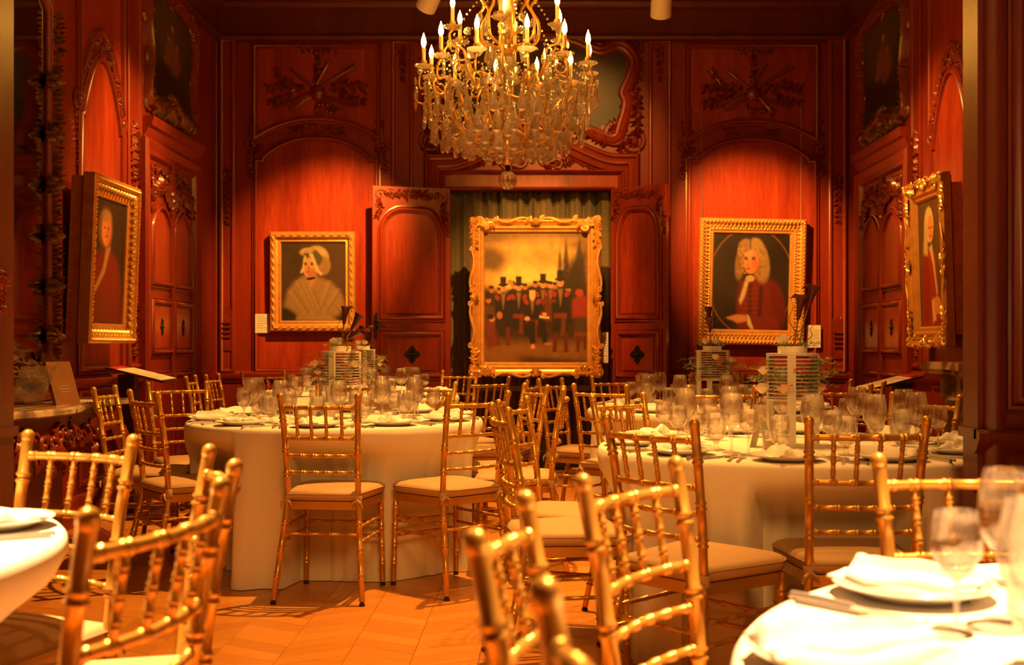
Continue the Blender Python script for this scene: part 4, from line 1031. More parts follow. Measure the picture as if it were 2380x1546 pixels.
for sx in (-1, 1):
    mx = lambda p: (bx_(1237+sx*(p[0]-1237)), by_(p[1]))
    def sc(x, y, r, a, d, rad=.02): scroll(mb, *mx((x, y)), r, a if sx > 0 else math.pi-a, 1.1, rad, d*sx)
    sc(1478, 104, .10, 2.2, 1); sc(1468, 150, .08, .5, -1); sc(1474, 222, .10, 2.0, 1, .026); sc(1464, 262, .09, .2, -1, .024); sc(1432, 316, .12, 1.5, 1, .03); sc(1470, 330, .11, .8, -1, .026); sc(1474, 352, .07, 2.5, 1)
    shell(mb, *mx((1440, 305)), .15, 2.0 if sx > 0 else 1.1, .05); shell(mb, *mx((1470, 240)), .12, 1.6, .045)
    for a_, b_ in (((1474, 92), (1484, 122)), ((1482, 124), (1476, 190)), ((1476, 196), (1480, 300)), ((1484, 300), (1440, 350)), ((1420, 330), (1330, 300)), ((1440, 108), (1330, 90)), ((1456, 225), (1446, 296)), ((1450, 350), (1488, 340))):
        spray(mb, [mx(a_), mx(((a_[0]+b_[0])/2+3, (a_[1]+b_[1])/2+3)), mx(b_)], .075, rg, 1.4, .045, .25)
cartouche(mb, oc, by_(92), .14, rg)
mb.build('frame_carving', CARVE, t, .7, 'stuff')
# ---------------------------------------------------------------- printed wall labels
def card(name, lab, M, W_, h_, lines=6):
    t = put(thing(name, lab, 'label'), M)
    m = MB(); m.box((-W_/2, -h_/2, 0), (W_/2, h_/2, .006)); m.build('card', PAPER, t, 0)
    m = MB(); rg = random.Random(int(W_*9999))
    for k in range(lines):
        y = h_*.36-k*h_*.72/lines; e = W_*.38 if k not in (0, lines-2) else W_*.05
        m.add([(-W_*.38, y, .0068), (e, y, .0068), (e, y+h_*.022, .0068), (-W_*.38, y+h_*.022, .0068)], [(0, 1, 2, 3)])
    m.build('printed_lines', INK, t, 0)
card('wall_label', 'cream printed wall label beside the bonneted woman portrait', wall_frame(bwp(610.5, 752, .03), (0, -1, 0)), 34*YW/F, 44*YW/F)
card('wall_label', 'cream printed wall label beside the wigged man portrait', wall_frame(bwp(1890, 782, .03), (0, -1, 0)), 34*YW/F, 52*YW/F, 9)
card('wall_label', 'cream printed label at lower right edge of the crowd painting', wall_frame(((1403-VX)*9.95/F, 9.95, H+(VY-808)*9.95/F), (0, -1, 0)), 21*9.95/F, 71*9.95/F, 9)
# ---------------------------------------------------------------- front opening: two panelled piers
PIERW = wood('shaded_pier_mahogany', (.075, .011, .004), (.11, .016, .005), (.15, .024, .008), (3, 3, .4), rough=.4)  # same mahogany, its colour darkened to stand in for dim light on the piers
def pier(x0, x1, nm, lab, s):
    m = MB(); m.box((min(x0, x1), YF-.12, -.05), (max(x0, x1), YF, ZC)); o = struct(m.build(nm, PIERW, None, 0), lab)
    Mp = Matrix.Translation((0, -.12, 0)) @ M_FRONT
    w_ = abs(x1-x0); X = lambda q: x0+s*q
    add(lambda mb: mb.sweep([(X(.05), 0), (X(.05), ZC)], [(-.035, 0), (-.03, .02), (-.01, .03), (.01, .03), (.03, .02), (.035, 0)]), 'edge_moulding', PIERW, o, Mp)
    l, r = sorted((X(.12), X(1.1)))
    for z0, z1 in ((.97, 3.6), (.2, .66)):
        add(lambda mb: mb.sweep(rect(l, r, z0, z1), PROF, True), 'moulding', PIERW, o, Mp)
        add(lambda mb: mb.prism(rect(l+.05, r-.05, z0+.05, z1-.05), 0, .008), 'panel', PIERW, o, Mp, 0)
    l, r = sorted((X(-.012), X(1.3)))
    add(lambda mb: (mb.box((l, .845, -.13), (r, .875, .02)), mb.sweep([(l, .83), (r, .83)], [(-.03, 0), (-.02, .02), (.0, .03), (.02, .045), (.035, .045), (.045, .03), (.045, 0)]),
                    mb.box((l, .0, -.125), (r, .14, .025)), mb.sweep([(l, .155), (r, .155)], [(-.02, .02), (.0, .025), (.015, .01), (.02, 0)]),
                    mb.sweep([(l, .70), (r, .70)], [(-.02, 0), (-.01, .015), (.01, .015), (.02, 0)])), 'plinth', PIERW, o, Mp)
XPR = (2238-VX)*YF/F; XPL = (32-VX)*YF/F
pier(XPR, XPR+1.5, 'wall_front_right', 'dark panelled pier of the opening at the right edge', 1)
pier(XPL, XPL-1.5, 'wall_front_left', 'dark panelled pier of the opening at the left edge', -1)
# iron bracket ornament on the left pier
m = MB(Matrix.Translation((0, -.12, 0)) @ M_FRONT); rg = random.Random(8)
drop(m, (6-VX)*(YF-.12)/F, H+(VY-625)*3.48/F, H+(VY-735)*3.48/F, .06, rg)
tag(m.build('carved_pendant', CARVE), 'small dark carved pendant on the left edge pier', 'ornament')
m = MB(); m.box((-4.2, -2.2, -.05), (-4.1, YF, ZC)); struct(m.build('wall_near_left', MAHOG, None, 0), 'mahogany wall of the near room, left side')
m = MB(); m.box((4.0, -2.2, -.05), (4.1, YF, ZC)); struct(m.build('wall_near_right', MAHOG, None, 0), 'mahogany wall of the near room, right side')
m = MB(); m.box((-4.2, -2.2, -.05), (4.1, -2.1, ZC)); struct(m.build('wall_behind', MAHOG, None, 0), 'mahogany wall behind the near tables')
# ---------------------------------------------------------------- mirror and console on the left wall
XB = -2.76
M_BREAST = Matrix.Translation((XB-XL, 0, 0)) @ M_LEFT
mb = MB(); mb.box((XL, YF+.4, 0), (XB, 6.62, ZC)); mb.build('chimney_breast', MAHOG, wall_left, 0)
t = thing('wall_mirror', 'tall old mirror in carved gilt frame above the left console table', 'mirror', (XB, 6.0, .84))
Mm = Matrix.Translation((-XB, -6.0, -.84)) @ M_BREAST
y0, y1, zb = 4.5, 6.36, .90
shape = [(y0, zb), (y1, zb), (y1, 3.0)]+[(y1-(y1-y0)*k/18, 3.0+.42*(1-abs(2*k/18-1)**2.4)) for k in range(1, 18)]+[(y0, 3.0)]
mb = MB(Mm); mb.prism(shape, .0, .022); mb.build('mirror_glass', MIRROR, t, 0)
mb = MB(Mm); mb.sweep(shape, [(.012, .0), (.012, .035), (0, .05), (-.03, .045), (-.045, .06), (-.07, .05), (-.09, .0)], True); mb.build('frame', MAHOG, t)
mb = MB(Mm); rg = random.Random(17); mb.M = Mm @ Matrix.Translation((0, 0, .04))
for z in (2.02, 1.74, 1.46, 1.18, 1.0, 2.3, 2.6):
    for k in range(9): leaf(mb, y1, z, rg.uniform(.04, .075), .035, k*.7+rg.uniform(-.2, .2), .05)
    flower(mb, y1, z, .045, .06); mb.ell((y1, z, 0), (.03, .03, .09), 8, 3, True)
spray(mb, [(y1+.05, .95), (y1+.04, 2.0), (y1+.06, 3.0)], .04, rg, 1., .05, .2)
for x in np.arange(y0, y1+.01, .11):
    scroll(mb, x, zb+.02+.05*math.sin(x*9), .06, rg.uniform(0, 6), 1.1, .014, rg.choice((-1, 1))); flower(mb, x+.05, zb+.08+.03*math.sin(x*13), .04, .06)
    for k in range(4): leaf(mb, x+rg.uniform(-.04, .04), zb+.03+rg.uniform(0, .12), .10, .05, rg.uniform(0, 6.28), .05)
top = shape[3:20]
for i in range(0, len(top)-1, 2): spray(mb, [top[i], top[min(i+2, len(top)-1)]], .09, rg, 1.2, .05, .3)
for x in np.arange(y0, y1, .2): cartouche(mb, x+.1, 3.55+.12*math.sin(x*5), .16, rg)
mb.build('frame_carving', OLDGOLD, t, .7, 'stuff')
t = thing('console_table', 'carved dark console table with mottled marble top under the mirror', 'console', (XB, 6.0, 0))
Mc = Matrix.Translation((-XB, -6.0, 0))
def serp(off, y0=4.6, y1=6.72, n=28):
    return [(XB+.03, y0)]+[(XB+.36+off+.07*math.cos((k/n-.5)*2*math.pi*1.5), y0+(y1-y0)*k/n) for k in range(n+1)]+[(XB+.03, y1)]
mb = MB(Mc); s1 = serp(0); mb.prism([(p[0], p[1]) for p in s1], .782, .822)
e = [(p[0]+.012, p[1]) for p in s1]; mb.prism(e, .79, .812); mb.build('marble_top', MARB_L, t, .6)
mb = MB(Mc); s2 = serp(-.05, 4.7, 6.62); mb.prism(s2, .60, .782); mb.build('apron', CARVE, t, .6)
mb = MB(Mc); rg = random.Random(23)
for k in range(2, 28):
    p = s2[k]; mb.M = Mc @ Matrix(((0, 0, 1, p[0]), (1, 0, 0, p[1]), (0, 1, 0, .66), (0, 0, 0, 1)))
    scroll(mb, 0, rg.uniform(-.05, .04), .06, rg.uniform(0, 6), 1.1, .014, rg.choice((-1, 1)))
    for j in range(3): leaf(mb, rg.uniform(-.04, .04), rg.uniform(-.1, .04), .1, .04, rg.uniform(-2.6, -.5), .03)
mb.build('apron_carving', CARVE, t)
for yy in (4.8, 6.48):
    mb = MB(Mc); pts = [(XB+.36, yy, .66), (XB+.40, yy, .55), (XB+.36, yy, .38), (XB+.24, yy, .2), (XB+.22, yy, .1), (XB+.30, yy, .03), (XB+.32, yy, 0.0)]
    mb.tube(pts, [.06, .07, .05, .04, .035, .05, .045], 8)
    mb.M = Mc @ Matrix(((0, 0, 1, XB+.40), (1, 0, 0, yy), (0, 1, 0, .52), (0, 0, 0, 1)))
    for k in range(7): leaf(mb, 0, 0, .13, .06, -1.57+(k-3)*.5, .05)
    mb.build('leg', CARVE, t)
mb = MB(Mc); mb.tube([(XB+.24, 4.8, .2), (XB+.2, 5.6, .27), (XB+.24, 6.48, .2)], .025, 8); mb.build('stretcher', CARVE, t)
# leaning board on the console with its clear stand
pb = px(160, 921, 5.95); t = thing('leaning_plaque', 'brown wooden plaque leaning on the console marble beside the mirror', 'plaque', (pb.x, pb.y, .822), 1.2)
Mt = Matrix.Rotation(-.32, 4, 'X')
mb = MB(Mt); mb.box((-.085, 0, .0), (.085, .022, .235)); mb.build('board', plain('tan_plaque_face', (.20, .085, .028), (.26, .115, .04), .5, 0, 10), t, 0)
mb = MB(Mt)
for k in range(3): mb.box((-.03-.012*(k == 1), -.0008, .10-.016*k), (.03+.012*(k == 1), 0, .104-.016*k))
mb.build('printed_lines', INK, t, 0)
t = thing('acrylic_stand', 'clear acrylic prop leaning behind the brown plaque', 'stand', (pb.x-.14, pb.y-.2, .822), .9)
mb = MB(Matrix.Rotation(.62, 4, 'X')); mb.box((-.09, 0, 0), (.09, .006, .25)); mb.build('sheet', ACRYL, t, 0)
mb = MB(); mb.box((-.09, -.02, 0), (.09, .02, .006)); mb.build('foot', ACRYL, t, 0)
pc = px(185, 925, 6.1); m = MB(Matrix.Translation((XB+.28, 6.3, .822)) @ Matrix.Rotation(.2, 4, 'Z')); m.box((-.07, -.12, 0), (.07, .12, .004))
tag(m.build('paper_card', PAPER, None, 0), 'white card lying flat on the console marble', 'card')
# fireplace on the right wall
t = thing('marble_fireplace', 'brown veined marble fireplace under the red coated portrait', 'fireplace', (XR, 6.6, 0))
Mf = Matrix.Translation((-XR, -6.6, 0))
def fs(off, y0, y1, n=24): return [(XR, y1)]+[(XR-.36-off-.05*math.cos((k/n-.5)*2*math.pi*1.5), y1+(y0-y1)*k/n) for k in range(n+1)]+[(XR, y0)]
mb = MB(Mf); mb.prism(fs(.05, 5.4, 7.12)[::1], .985, 1.03); mb.prism(fs(.03, 5.42, 7.1), .955, .985); mb.build('mantel_shelf', MARB_R, t, .6)
mb = MB(Mf); mb.prism(fs(-.04, 5.5, 7.02), .80, .955); mb.build('frieze', MARB_R, t, .6)
for a, b in ((5.5, 5.75), (6.76, 7.02)):
    mb = MB(Mf); pr = [(XR, a), (XR, b), (XR-.28, b), (XR-.34, (a+b)/2), (XR-.28, a)]
    mb.prism(pr, 0, .80); mb.box((XR-.36, a-.02, 0), (XR, b+.02, .12)); mb.build('jamb', MARB_R, t, .5)
mb = MB(Mf); mb.M = Mf @ Matrix(((0, 0, -1, XR-.33), (1, 0, 0, 6.3), (0, 1, 0, .87), (0, 0, 0, 1))); rg = random.Random(4)
shell(mb, 0, 0, .14, -1.57, .06)
for k in range(7): leaf(mb, rg.uniform(-.6, .6), rg.uniform(-.03, .03), .2, .07, rg.choice((0, 3.14))+rg.uniform(-.4, .4), .03)
mb.M = Mf @ Matrix(((1, 0, 0, XR-.30), (0, 0, -1, 6.75), (0, 1, 0, .6), (0, 0, 0, 1)))
mb.build('carved_relief', MARB_R, t)
mb = MB(Mf); mb.box((XR-.12, 5.75, 0), (XR, 6.76, .8)); mb.build('firebox', IRON, t, 0)
# ---------------------------------------------------------------- slanted text rails
def rail(lab, c, zc_, ang, yaw, w_, d_, par2):
    t = thing('reading_rail', lab, 'lectern', (c[0], c[1], 0), yaw)
    M = Matrix.Translation((0, 0, zc_)) @ Matrix.Rotation(ang, 4, 'Y')
    mb = MB(M); mb.box((-w_/2, -d_/2, -.012), (w_/2, d_/2, 0)); mb.build('slab', DARKW, t, 0)
    mb = MB(M); mb.box((-w_/2+.06, -d_/2+.03, .001), (w_/2-.02, d_/2-.03, .003)); mb.build('text_sheet', PAPER, t, 0)
    mb = MB(M); mb.box((-w_/2+.012, -d_/2+.03, .001), (-w_/2+.06, d_/2-.12, .0035)); mb.build('heading_strip', REDP, t, 0)
    mb = MB(M)
    for k in range(9):
        x = -w_/2+.09+k*(w_-.14)/9; mb.add([(x, -d_/2+.06, .0036), (x+.006, -d_/2+.06, .0036), (x+.006, d_/2-.08-(k % 3)*.05, .0036), (x, d_/2-.08-(k % 3)*.05, .0036)], [(0, 1, 2, 3)])
    mb.build('printed_lines', INK, t, 0)
    q = -.10
    mb = MB(); mb.box((q-.05, -.07, .03), (q+.05, .07, zc_+math.tan(-ang)*q-.032)); mb.build('post', DARKW, t, 0)
    mb = MB(); mb.box((-.22, -.2, 0), (.18, .2, .03)); mb.build('base', DARKW, t, 0)
p = px(335, 868, 7.55); rail('slanted white text board with red heading on dark post, left side', (p.x, p.y), p.z, .25, .12, .37, .55, 0)
p = px(2060, 888, 7.45); rail('slanted white text board with red heading on dark post, right side', (p.x, p.y), p.z, .26, math.pi-.1, .36, .5, 0)
# ---------------------------------------------------------------- ceiling track lamps in view
def track(lab, tip, aim):
    tip = Vector(tip); d = (Vector(aim)-tip).normalized(); b = tip-d*.26
    t = thing('track_spotlight', lab, 'spotlight', (b.x, b.y, ZC))
    T = Matrix.Translation((-b.x, -b.y, -ZC))
    mb = MB(T); mb.lathe([(0, 0), (.05, 0), (.072, .02), (.075, .06), (.078, .27), (.07, .27), (.065, .1), (.0, .09)], 24, b, d); mb.build('housing', LAMPW, t)
    mb = MB(T); mb.tube([b+d*.06, (b.x, b.y, b.z+.2), (b.x, b.y, ZC)], [.014, .012, .012], 8); mb.build('stem', LAMPW, t)
track('white ceiling spotlight at top edge, left of chandelier', px(990, 16, 8.46), (-2.1, 10.3, 1.8))
track('white ceiling spotlight at top edge, right of chandelier', px(1536, 34, 8.46), (1.0, 10.3, 1.2))
# ---------------------------------------------------------------- chandelier
CX, CY = -.18, 6.8
ch = thing('chandelier', 'large gilt chandelier hung with cut crystals and lit candle bulbs', 'chandelier', (CX, CY, ZC))
T0 = Matrix.Translation((0, 0, -ZC))
zq = lambda y: H+(VY-y)*CY/F
mb = MB(T0)
mb.lathe([(.0, 2.20), (.02, 2.205), (.03, 2.22), (.02, 2.25), (.04, 2.29), (.055, 2.32), (.03, 2.36), (.018, 2.42), (.022, 2.5), (.055, 2.54), (.03, 2.6), (.018, 2.66), (.02, 2.85), (.045, 2.89), (.02, 2.94), (.018, 3.3), (.05, 3.34), (.02, 3.4), (.012, 3.5), (.012, 4.42), (.09, 4.45), (.10, 4.5)], 14)
mb.build('stem', BRASS, ch)
for prf in ([(.02, 2.66), (.05, 2.70), (.07, 2.78), (.04, 2.86), (.02, 2.88)], [(.02, 2.95), (.06, 3.0), (.045, 3.1), (.065, 3.2), (.02, 3.28)], [(.02, 2.40), (.05, 2.44), (.035, 2.5)]):
    mb = MB(T0); mb.lathe(prf, 10); mb.build('crystal_baluster', CRYSTAL, ch, .25)
def bez(p, n=18):
    P = [Vector(q) for q in p]; out = []
    m_ = len(P)
    for i in range(m_-1):
        a, b, c, d = P[max(i-1, 0)], P[i], P[i+1], P[min(i+2, m_-1)]
        k = n//(m_-1)
        for j in range(k):
            t = j/k; out.append(.5*((2*b)+(c-a)*t+(2*a-5*b+4*c-d)*t*t+(3*b-a-3*c+d)*t**3))
    out.append(P[-1]); return out
NL, NU = 12, 6
parts = {}
def arm_mesh(kind):
    if kind == 'low':
        pts = bez([(.02, 0, 2.44), (.16, 0, 2.36), (.30, 0, 2.42), (.36, 0, 2.58), (.44, 0, 2.66), (.52, 0, 2.64), (.525, 0, 2.71), (.50, 0, 2.755)], 28); r_, zt = .50, 2.755
    else:
        pts = bez([(.02, 0, 2.62), (.12, 0, 2.60), (.24, 0, 2.72), (.28, 0, 2.86), (.35, 0, 2.88), (.37, 0, 2.94), (.35, 0, 2.97)], 24); r_, zt = .35, 2.97
    a = MB(); a.tube(pts, [.009*(1-.3*i/len(pts)) for i in range(len(pts))], 7)
    # side curls
    for (x, z, d) in ((pts[len(pts)//3].x, pts[len(pts)//3].z, 1), (pts[2*len(pts)//3].x, pts[2*len(pts)//3].z, -1)):
        a.tube([(x+.055*(1-.7*t/10)*math.cos(d*t*.62+1), 0, z-.05+.055*(1-.7*t/10)*math.sin(d*t*.62+1)) for t in range(11)], .006, 6)
    dish = MB(); dish.lathe([(.008, zt), (.03, zt+.004), (.055, zt+.018), (.058, zt+.022), (.05, zt+.017), (.012, zt+.012)], 12, (r_, 0, 0))
    cup = MB(); cup.lathe([(.0, zt), (.012, zt+.003), (.009, zt+.02), (.018, zt+.035), (.018, zt+.05), (.0, zt+.05)], 10, (r_, 0, 0))
    a.v += []; n = len(a.v); a.add(cup.v, cup.f)
    cn = MB(); cn.lathe([(.0, zt+.045), (.0115, zt+.045), (.0115, zt+.128), (.0, zt+.13)], 10, (r_, 0, 0))
    bu = MB(); bu.lathe([(.006, zt+.13), (.013, zt+.142), (.0155, zt+.158), (.012, zt+.18), (.005, zt+.20), (.0, zt+.215)], 8, (r_, 0, 0))
    return a, dish, cn, bu
proto = {}
rgc = random.Random(99)
for kind, n, off in (('low', NL, .20), ('up', NU, .45)):
    for k in range(n):
        an = off+2*math.pi*k/n+rgc.uniform(-.05, .05)
        if kind not in proto:
            a, d, c, b = arm_mesh(kind)
            o = a.build('arm', BRASS, ch); od = d.build('drip_dish', CRYSTAL, o, .5); oc_ = c.build('candle_sleeve', CANDLE, o); ob = b.build('candle_bulb', BULB, o)
            proto[kind] = (o, od, oc_, ob)
        else:
            o0, *rest = proto[kind]; o = o0.copy(); COL.objects.link(o); o.parent = ch
            for q in rest: qq = q.copy(); COL.objects.link(qq); qq.parent = o
        o.location = (0, 0, -ZC); o.rotation_euler = (0, 0, an)
# cage of scrolls above and basket ribs below
def ribs(n, pts, r_, name, off=0):
    a = MB(); a.tube(bez(pts, 24), r_, 6); p0 = a.build(name, BRASS, ch); p0.location = (0, 0, -ZC); p0.rotation_euler = (0, 0, off)
    for k in range(1, n):
        o = p0.copy(); COL.objects.link(o); o.parent = ch; o.rotation_euler = (0, 0, off+2*math.pi*k/n)
ribs(8, [(.03, 0, 2.90), (.17, 0, 2.94), (.19, 0, 3.06), (.14, 0, 3.15), (.19, 0, 3.24), (.10, 0, 3.34), (.03, 0, 3.34)], .009, 'cage_scroll', .2)
ribs(10, [(.045, 0, 2.28), (.18, 0, 2.30), (.34, 0, 2.37), (.44, 0, 2.46), (.47, 0, 2.58), (.42, 0, 2.66)], .0055, 'basket_rib', .1)
ribs(6, [(.03, 0, 2.50), (.14, 0, 2.46), (.2, 0, 2.56), (.16, 0, 2.68), (.2, 0, 2.74)], .006, 'inner_scroll', .5)
# crystals
def drop_mesh(L, w_, th):
    pr = [(0, 0), (.22, .12), (.62, .42), (1, .72), (.8, .9), (0, 1.0)]
    mb = MB(); seg = 8; vs = []; fs = []
    for r, z in pr:
        for k in range(seg):
            a = 2*math.pi*k/seg; vs.append((r*w_*math.cos(a), r*th*math.sin(a), -z*L))
    for i in range(len(pr)-1):
        for k in range(seg): fs.append((i*seg+k, (i+1)*seg+k, (i+1)*seg+(k+1) % seg, i*seg+(k+1) % seg))
    mb.add(vs, fs); mb.ell((0, 0, .012), (.008, .008, .008), 6, 4); return mb
def rosette_mesh(r):
    mb = MB()
    for k in range(8):
        a = 2*math.pi*k/8; mb.ell((r*.62*math.cos(a), 0, r*.62*math.sin(a)), (r*.34, r*.3, r*.34), 6, 4)
    mb.ell((0, 0, 0), (r*.34, r*.45, r*.34), 6, 4); return mb
def spear_mesh(L, w_):
    mb = MB(); mb.lathe([(0, 0), (w_*.5, -.06*L), (w_, -.3*L), (w_*.8, -.7*L), (0, -L)], 6); mb.ell((0, 0, .01), (.007, .007, .007), 6, 3); return mb
kinds = [drop_mesh(.105, .023, .011), drop_mesh(.082, .021, .010), drop_mesh(.066, .016, .009), spear_mesh(.12, .011), rosette_mesh(.021)]
first = {}
def hang(i, r, a, z, s=1.0):
    if i not in first:
        o = kinds[i].build('crystal_drop' if i < 4 else 'crystal_rosette', CRYSTAL, ch, 0); first[i] = o
    else:
        o = first[i].copy(); COL.objects.link(o); o.parent = ch
    o.location = (r*math.cos(a), r*math.sin(a), z-ZC); o.scale = (s, s, s)
    o.rotation_euler = (0, 0, a+math.pi/2+rgc.uniform(-.5, .5))
cnt = 0
def ring(i, r, z, n, s=1.0, jr=.015, jz=.02):
    for k in range(n):
        hang(i, r+rgc.uniform(-jr, jr), 2*math.pi*(k+rgc.uniform(-.25, .25))/n, z+rgc.uniform(-jz, jz), s)
ring(3, .53, 2.66, 12, 1.3); ring(4, .55, 2.70, 12, 1.2); ring(0, .49, 2.56, 22, 1.25); ring(4, .47, 2.60, 14, 1.2); ring(1, .40, 2.66, 14, 1.2)
ring(0, .45, 2.475, 22, 1.35); ring(0, .38, 2.43, 20, 1.4); ring(0, .30, 2.40, 18, 1.35); ring(1, .22, 2.36, 14, 1.35); ring(1, .14, 2.335, 10, 1.3); ring(2, .08, 2.315, 6, 1.2)
ring(1, .30, 2.56, 12, 1.3); ring(0, .22, 2.58, 8, 1.3); ring(2, .15, 2.66, 8, 1.4); ring(4, .24, 2.76, 9, 1.4); ring(1, .30, 2.86, 10, 1.3); ring(4, .36, 2.94, 8, 1.3); ring(2, .12, 2.95, 8, 1.4); ring(4, .16, 3.06, 7, 1.4); ring(1, .18, 3.02, 8, 1.2); ring(4, .30, 2.66, 9, 1.4); ring(3, .38, 2.84, 8)
# strings of small beads swagged between the arms (too many to tell apart)
mb = MB(T0)
def beads(p, q, sag, n):
    a, b = Vector(p), Vector(q)
    for k in range(n):
        t = (k+.5)/n; c = a.lerp(b, t); c.z -= sag*4*t*(1-t); mb.ell(c, (.008, .008, .008), 5, 3)
P3 = lambda r, a, z: (r*math.cos(a), r*math.sin(a), z)
for k in range(NL):
    a, b = .20+2*math.pi*k/NL, .20+2*math.pi*(k+1)/NL
    beads(P3(.5, a, 2.72), P3(.5, b, 2.72), .13, 13); beads(P3(.5, a, 2.74), P3(.3, a, 2.96), .05, 12)
    beads(P3(.44, a+.1, 2.5), P3(.44, b+.1, 2.5), .08, 11)
for k in range(8):
    a = .2+2*math.pi*k/8
    beads(P3(.33, a, 2.95), P3(.1, a, 3.25), -.03, 12); beads(P3(.20, a, 2.72), P3(.20, a+.78, 2.72), .07, 10); beads(P3(.3, a, 2.40), P3(.3, a+.78, 2.40), .05, 10)
for k in range(24):
    a = 2*math.pi*k/24; b = a+2*math.pi/24
    beads(P3(.5, a, 2.7), P3(.46, a+.06, 2.45), -.01, 12); beads(P3(.45, a, 2.40), P3(.45, b, 2.40), .03, 7); beads(P3(.33, a, 2.345), P3(.33, b, 2.345), .025, 5)
for k in range(12):
    a = 2*math.pi*k/12; b = a+2*math.pi/12
    beads(P3(.18, a, 2.29), P3(.18, b, 2.29), .02, 5); beads(P3(.32, a, 2.70), P3(.22, a+.2, 2.50), .02, 11); beads(P3(.12, a, 2.80), P3(.3, a, 2.62), .03, 11)
mb.build('bead_swags', CRYSTAL, ch, 0, 'stuff')
mb = MB(T0)
zb = zq(419); R_b = .056; mb.tube([(0, 0, 2.215), (0, 0, zb+R_b)], .008, 6); mb.lathe([(.004, zb+R_b+.05), (.016, zb+R_b+.03), (.012, zb+R_b-.002)], 8); mb.build('ball_hook', IRON, ch)
mb = MB(T0); n_, m_ = 16, 10; vs = []; fs = []
for j in range(m_+1):
    ph = math.pi*j/m_
    for k in range(n_*2):
        a = math.pi*k/n_; rr = R_b*(1-.05*(k % 2)); vs.append((rr*math.sin(ph)*math.cos(a), rr*math.sin(ph)*math.sin(a), zb+R_b*math.cos(ph)))
for j in range(m_):
    for k in range(n_*2):
        k2 = (k+1) % (n_*2); fs.append((j*n_*2+k, (j+1)*n_*2+k, (j+1)*n_*2+k2, j*n_*2+k2))
mb.add(vs, fs); mb.build('crystal_ball', CRYSTAL, ch, .2)
# ---------------------------------------------------------------- where the chairs stand
CH = [  # X, Y of the back, facing direction, label, group
 ((-.955, 4.99), (.10, 1), 'centred gold chair seen square from behind, in front of the left table'),
 ((-.275, 5.20), (-.66, .75), 'gold chair right of the centred chair, seat showing, turned left to the table'),
 ((-1.84, 5.34), (.77, .63), 'gold chair at lower left of the front left table, darker back turned right'),
 ((-2.24, 5.92), (1, .06), 'gold chair seen edge on, in front of the marble console'),
 ((-2.10, 6.66), (.62, -.78), 'gold chair with bright back behind the left table, near the red topped board'),
 ((-2.42, 7.98), (1, .12), 'gold chair seen edge on, left of two beside the left door'),
 ((-2.40, 8.44), (1, .02), 'gold chair seen edge on, right of two beside the left door'),
 ((-2.26, 9.40), (.45, -.9), 'far gold chair against the panel under the bonneted woman'),
 ((-.66, 9.58), (-.5, -.86), 'far gold chair in front of the left door leaf, by the curtain'),
 ((-.33, 7.65), (-.68, .73), 'gold chair below the left corner of the crowd painting frame'),
 ((.12, 5.76), (-1, .03), 'gold chair seen edge on, leaning right, in the centre aisle'),
 ((-.02, 6.24), (-.93, -.36), 'gold chair in the centre aisle right of the front left table'),
 ((-.04, 7.15), (-.98, .2), 'gold chair seen edge on below the middle of the crowd painting'),
 ((.09, 7.25), (.90, -.43), 'small gold chair below the crowd painting, right of the edge on chair'),
 ((-.60, 6.75), (-.75, -.66), 'gold chair half hidden behind glasses at right of front left table'),
 ((-1.2, 7.1), (.0, -1), 'gold chair behind the glasses of the front left table'),
 ((-.125, 4.03), (.98, .2), 'gold chair seen edge on, leaning left, beside the front right table'),
 ((-.09, 4.57), (.95, -.3), 'gold chair behind the edge on one, upright back facing right'),
 ((.345, 6.25), (.6, .8), 'gold chair at the left of the far right table'),
 ((.36, 4.98), (.72, -.69), 'gold chair at the left back of the front right table'),
 ((.54, 7.93), (.35, -.94), 'far gold chair in front of the right door leaf'),
 ((.97, 6.02), (.0, 1), 'gold chair between the two right tables, top rail above the glasses'),
 ((1.66, 6.3), (-.3, -.95), 'gold chair behind the front right ring stand, toward the right wall'),
 ((2.0, 6.95), (-.95, -.3), 'small far gold chair below the slanted board on the right'),
 ((1.70, 5.02), (-.82, -.57), 'gold chair at the right back of front right table by the fireplace'),
 ((.335, 3.37), (.74, .67), 'gold chair in front of the right table, seat showing, left of centre'),
 ((.975, 3.38), (.0, 1), 'gold chair seen square from behind, in front of the right table'),
 ((-1.11, 2.74), (-.43, -.9), 'gold chair at far left edge before the dark console'),
 ((-.55, 1.64), (-.975, .22), 'large blurred gold chair in the left foreground'),
 ((-.635, 2.25), (-.92, -.40), 'gold chair seen edge on just behind the large left foreground chair'),
 ((.175, 2.0), (.84, -.54), 'blurred gold chair in the right foreground with full spindle back showing'),
 ((-.035, 1.47), (.98, -.15), 'very blurred gold chair seen edge on, centre foreground'),
 ((.10, .88), (.87, .49), 'nearest blurred gold chair, curved rail dipping below the bottom edge, right finial before plate'),
 ((.835, 2.20), (-.02, -1), 'gold chair behind the nearest right table, cut by the right edge'),
]
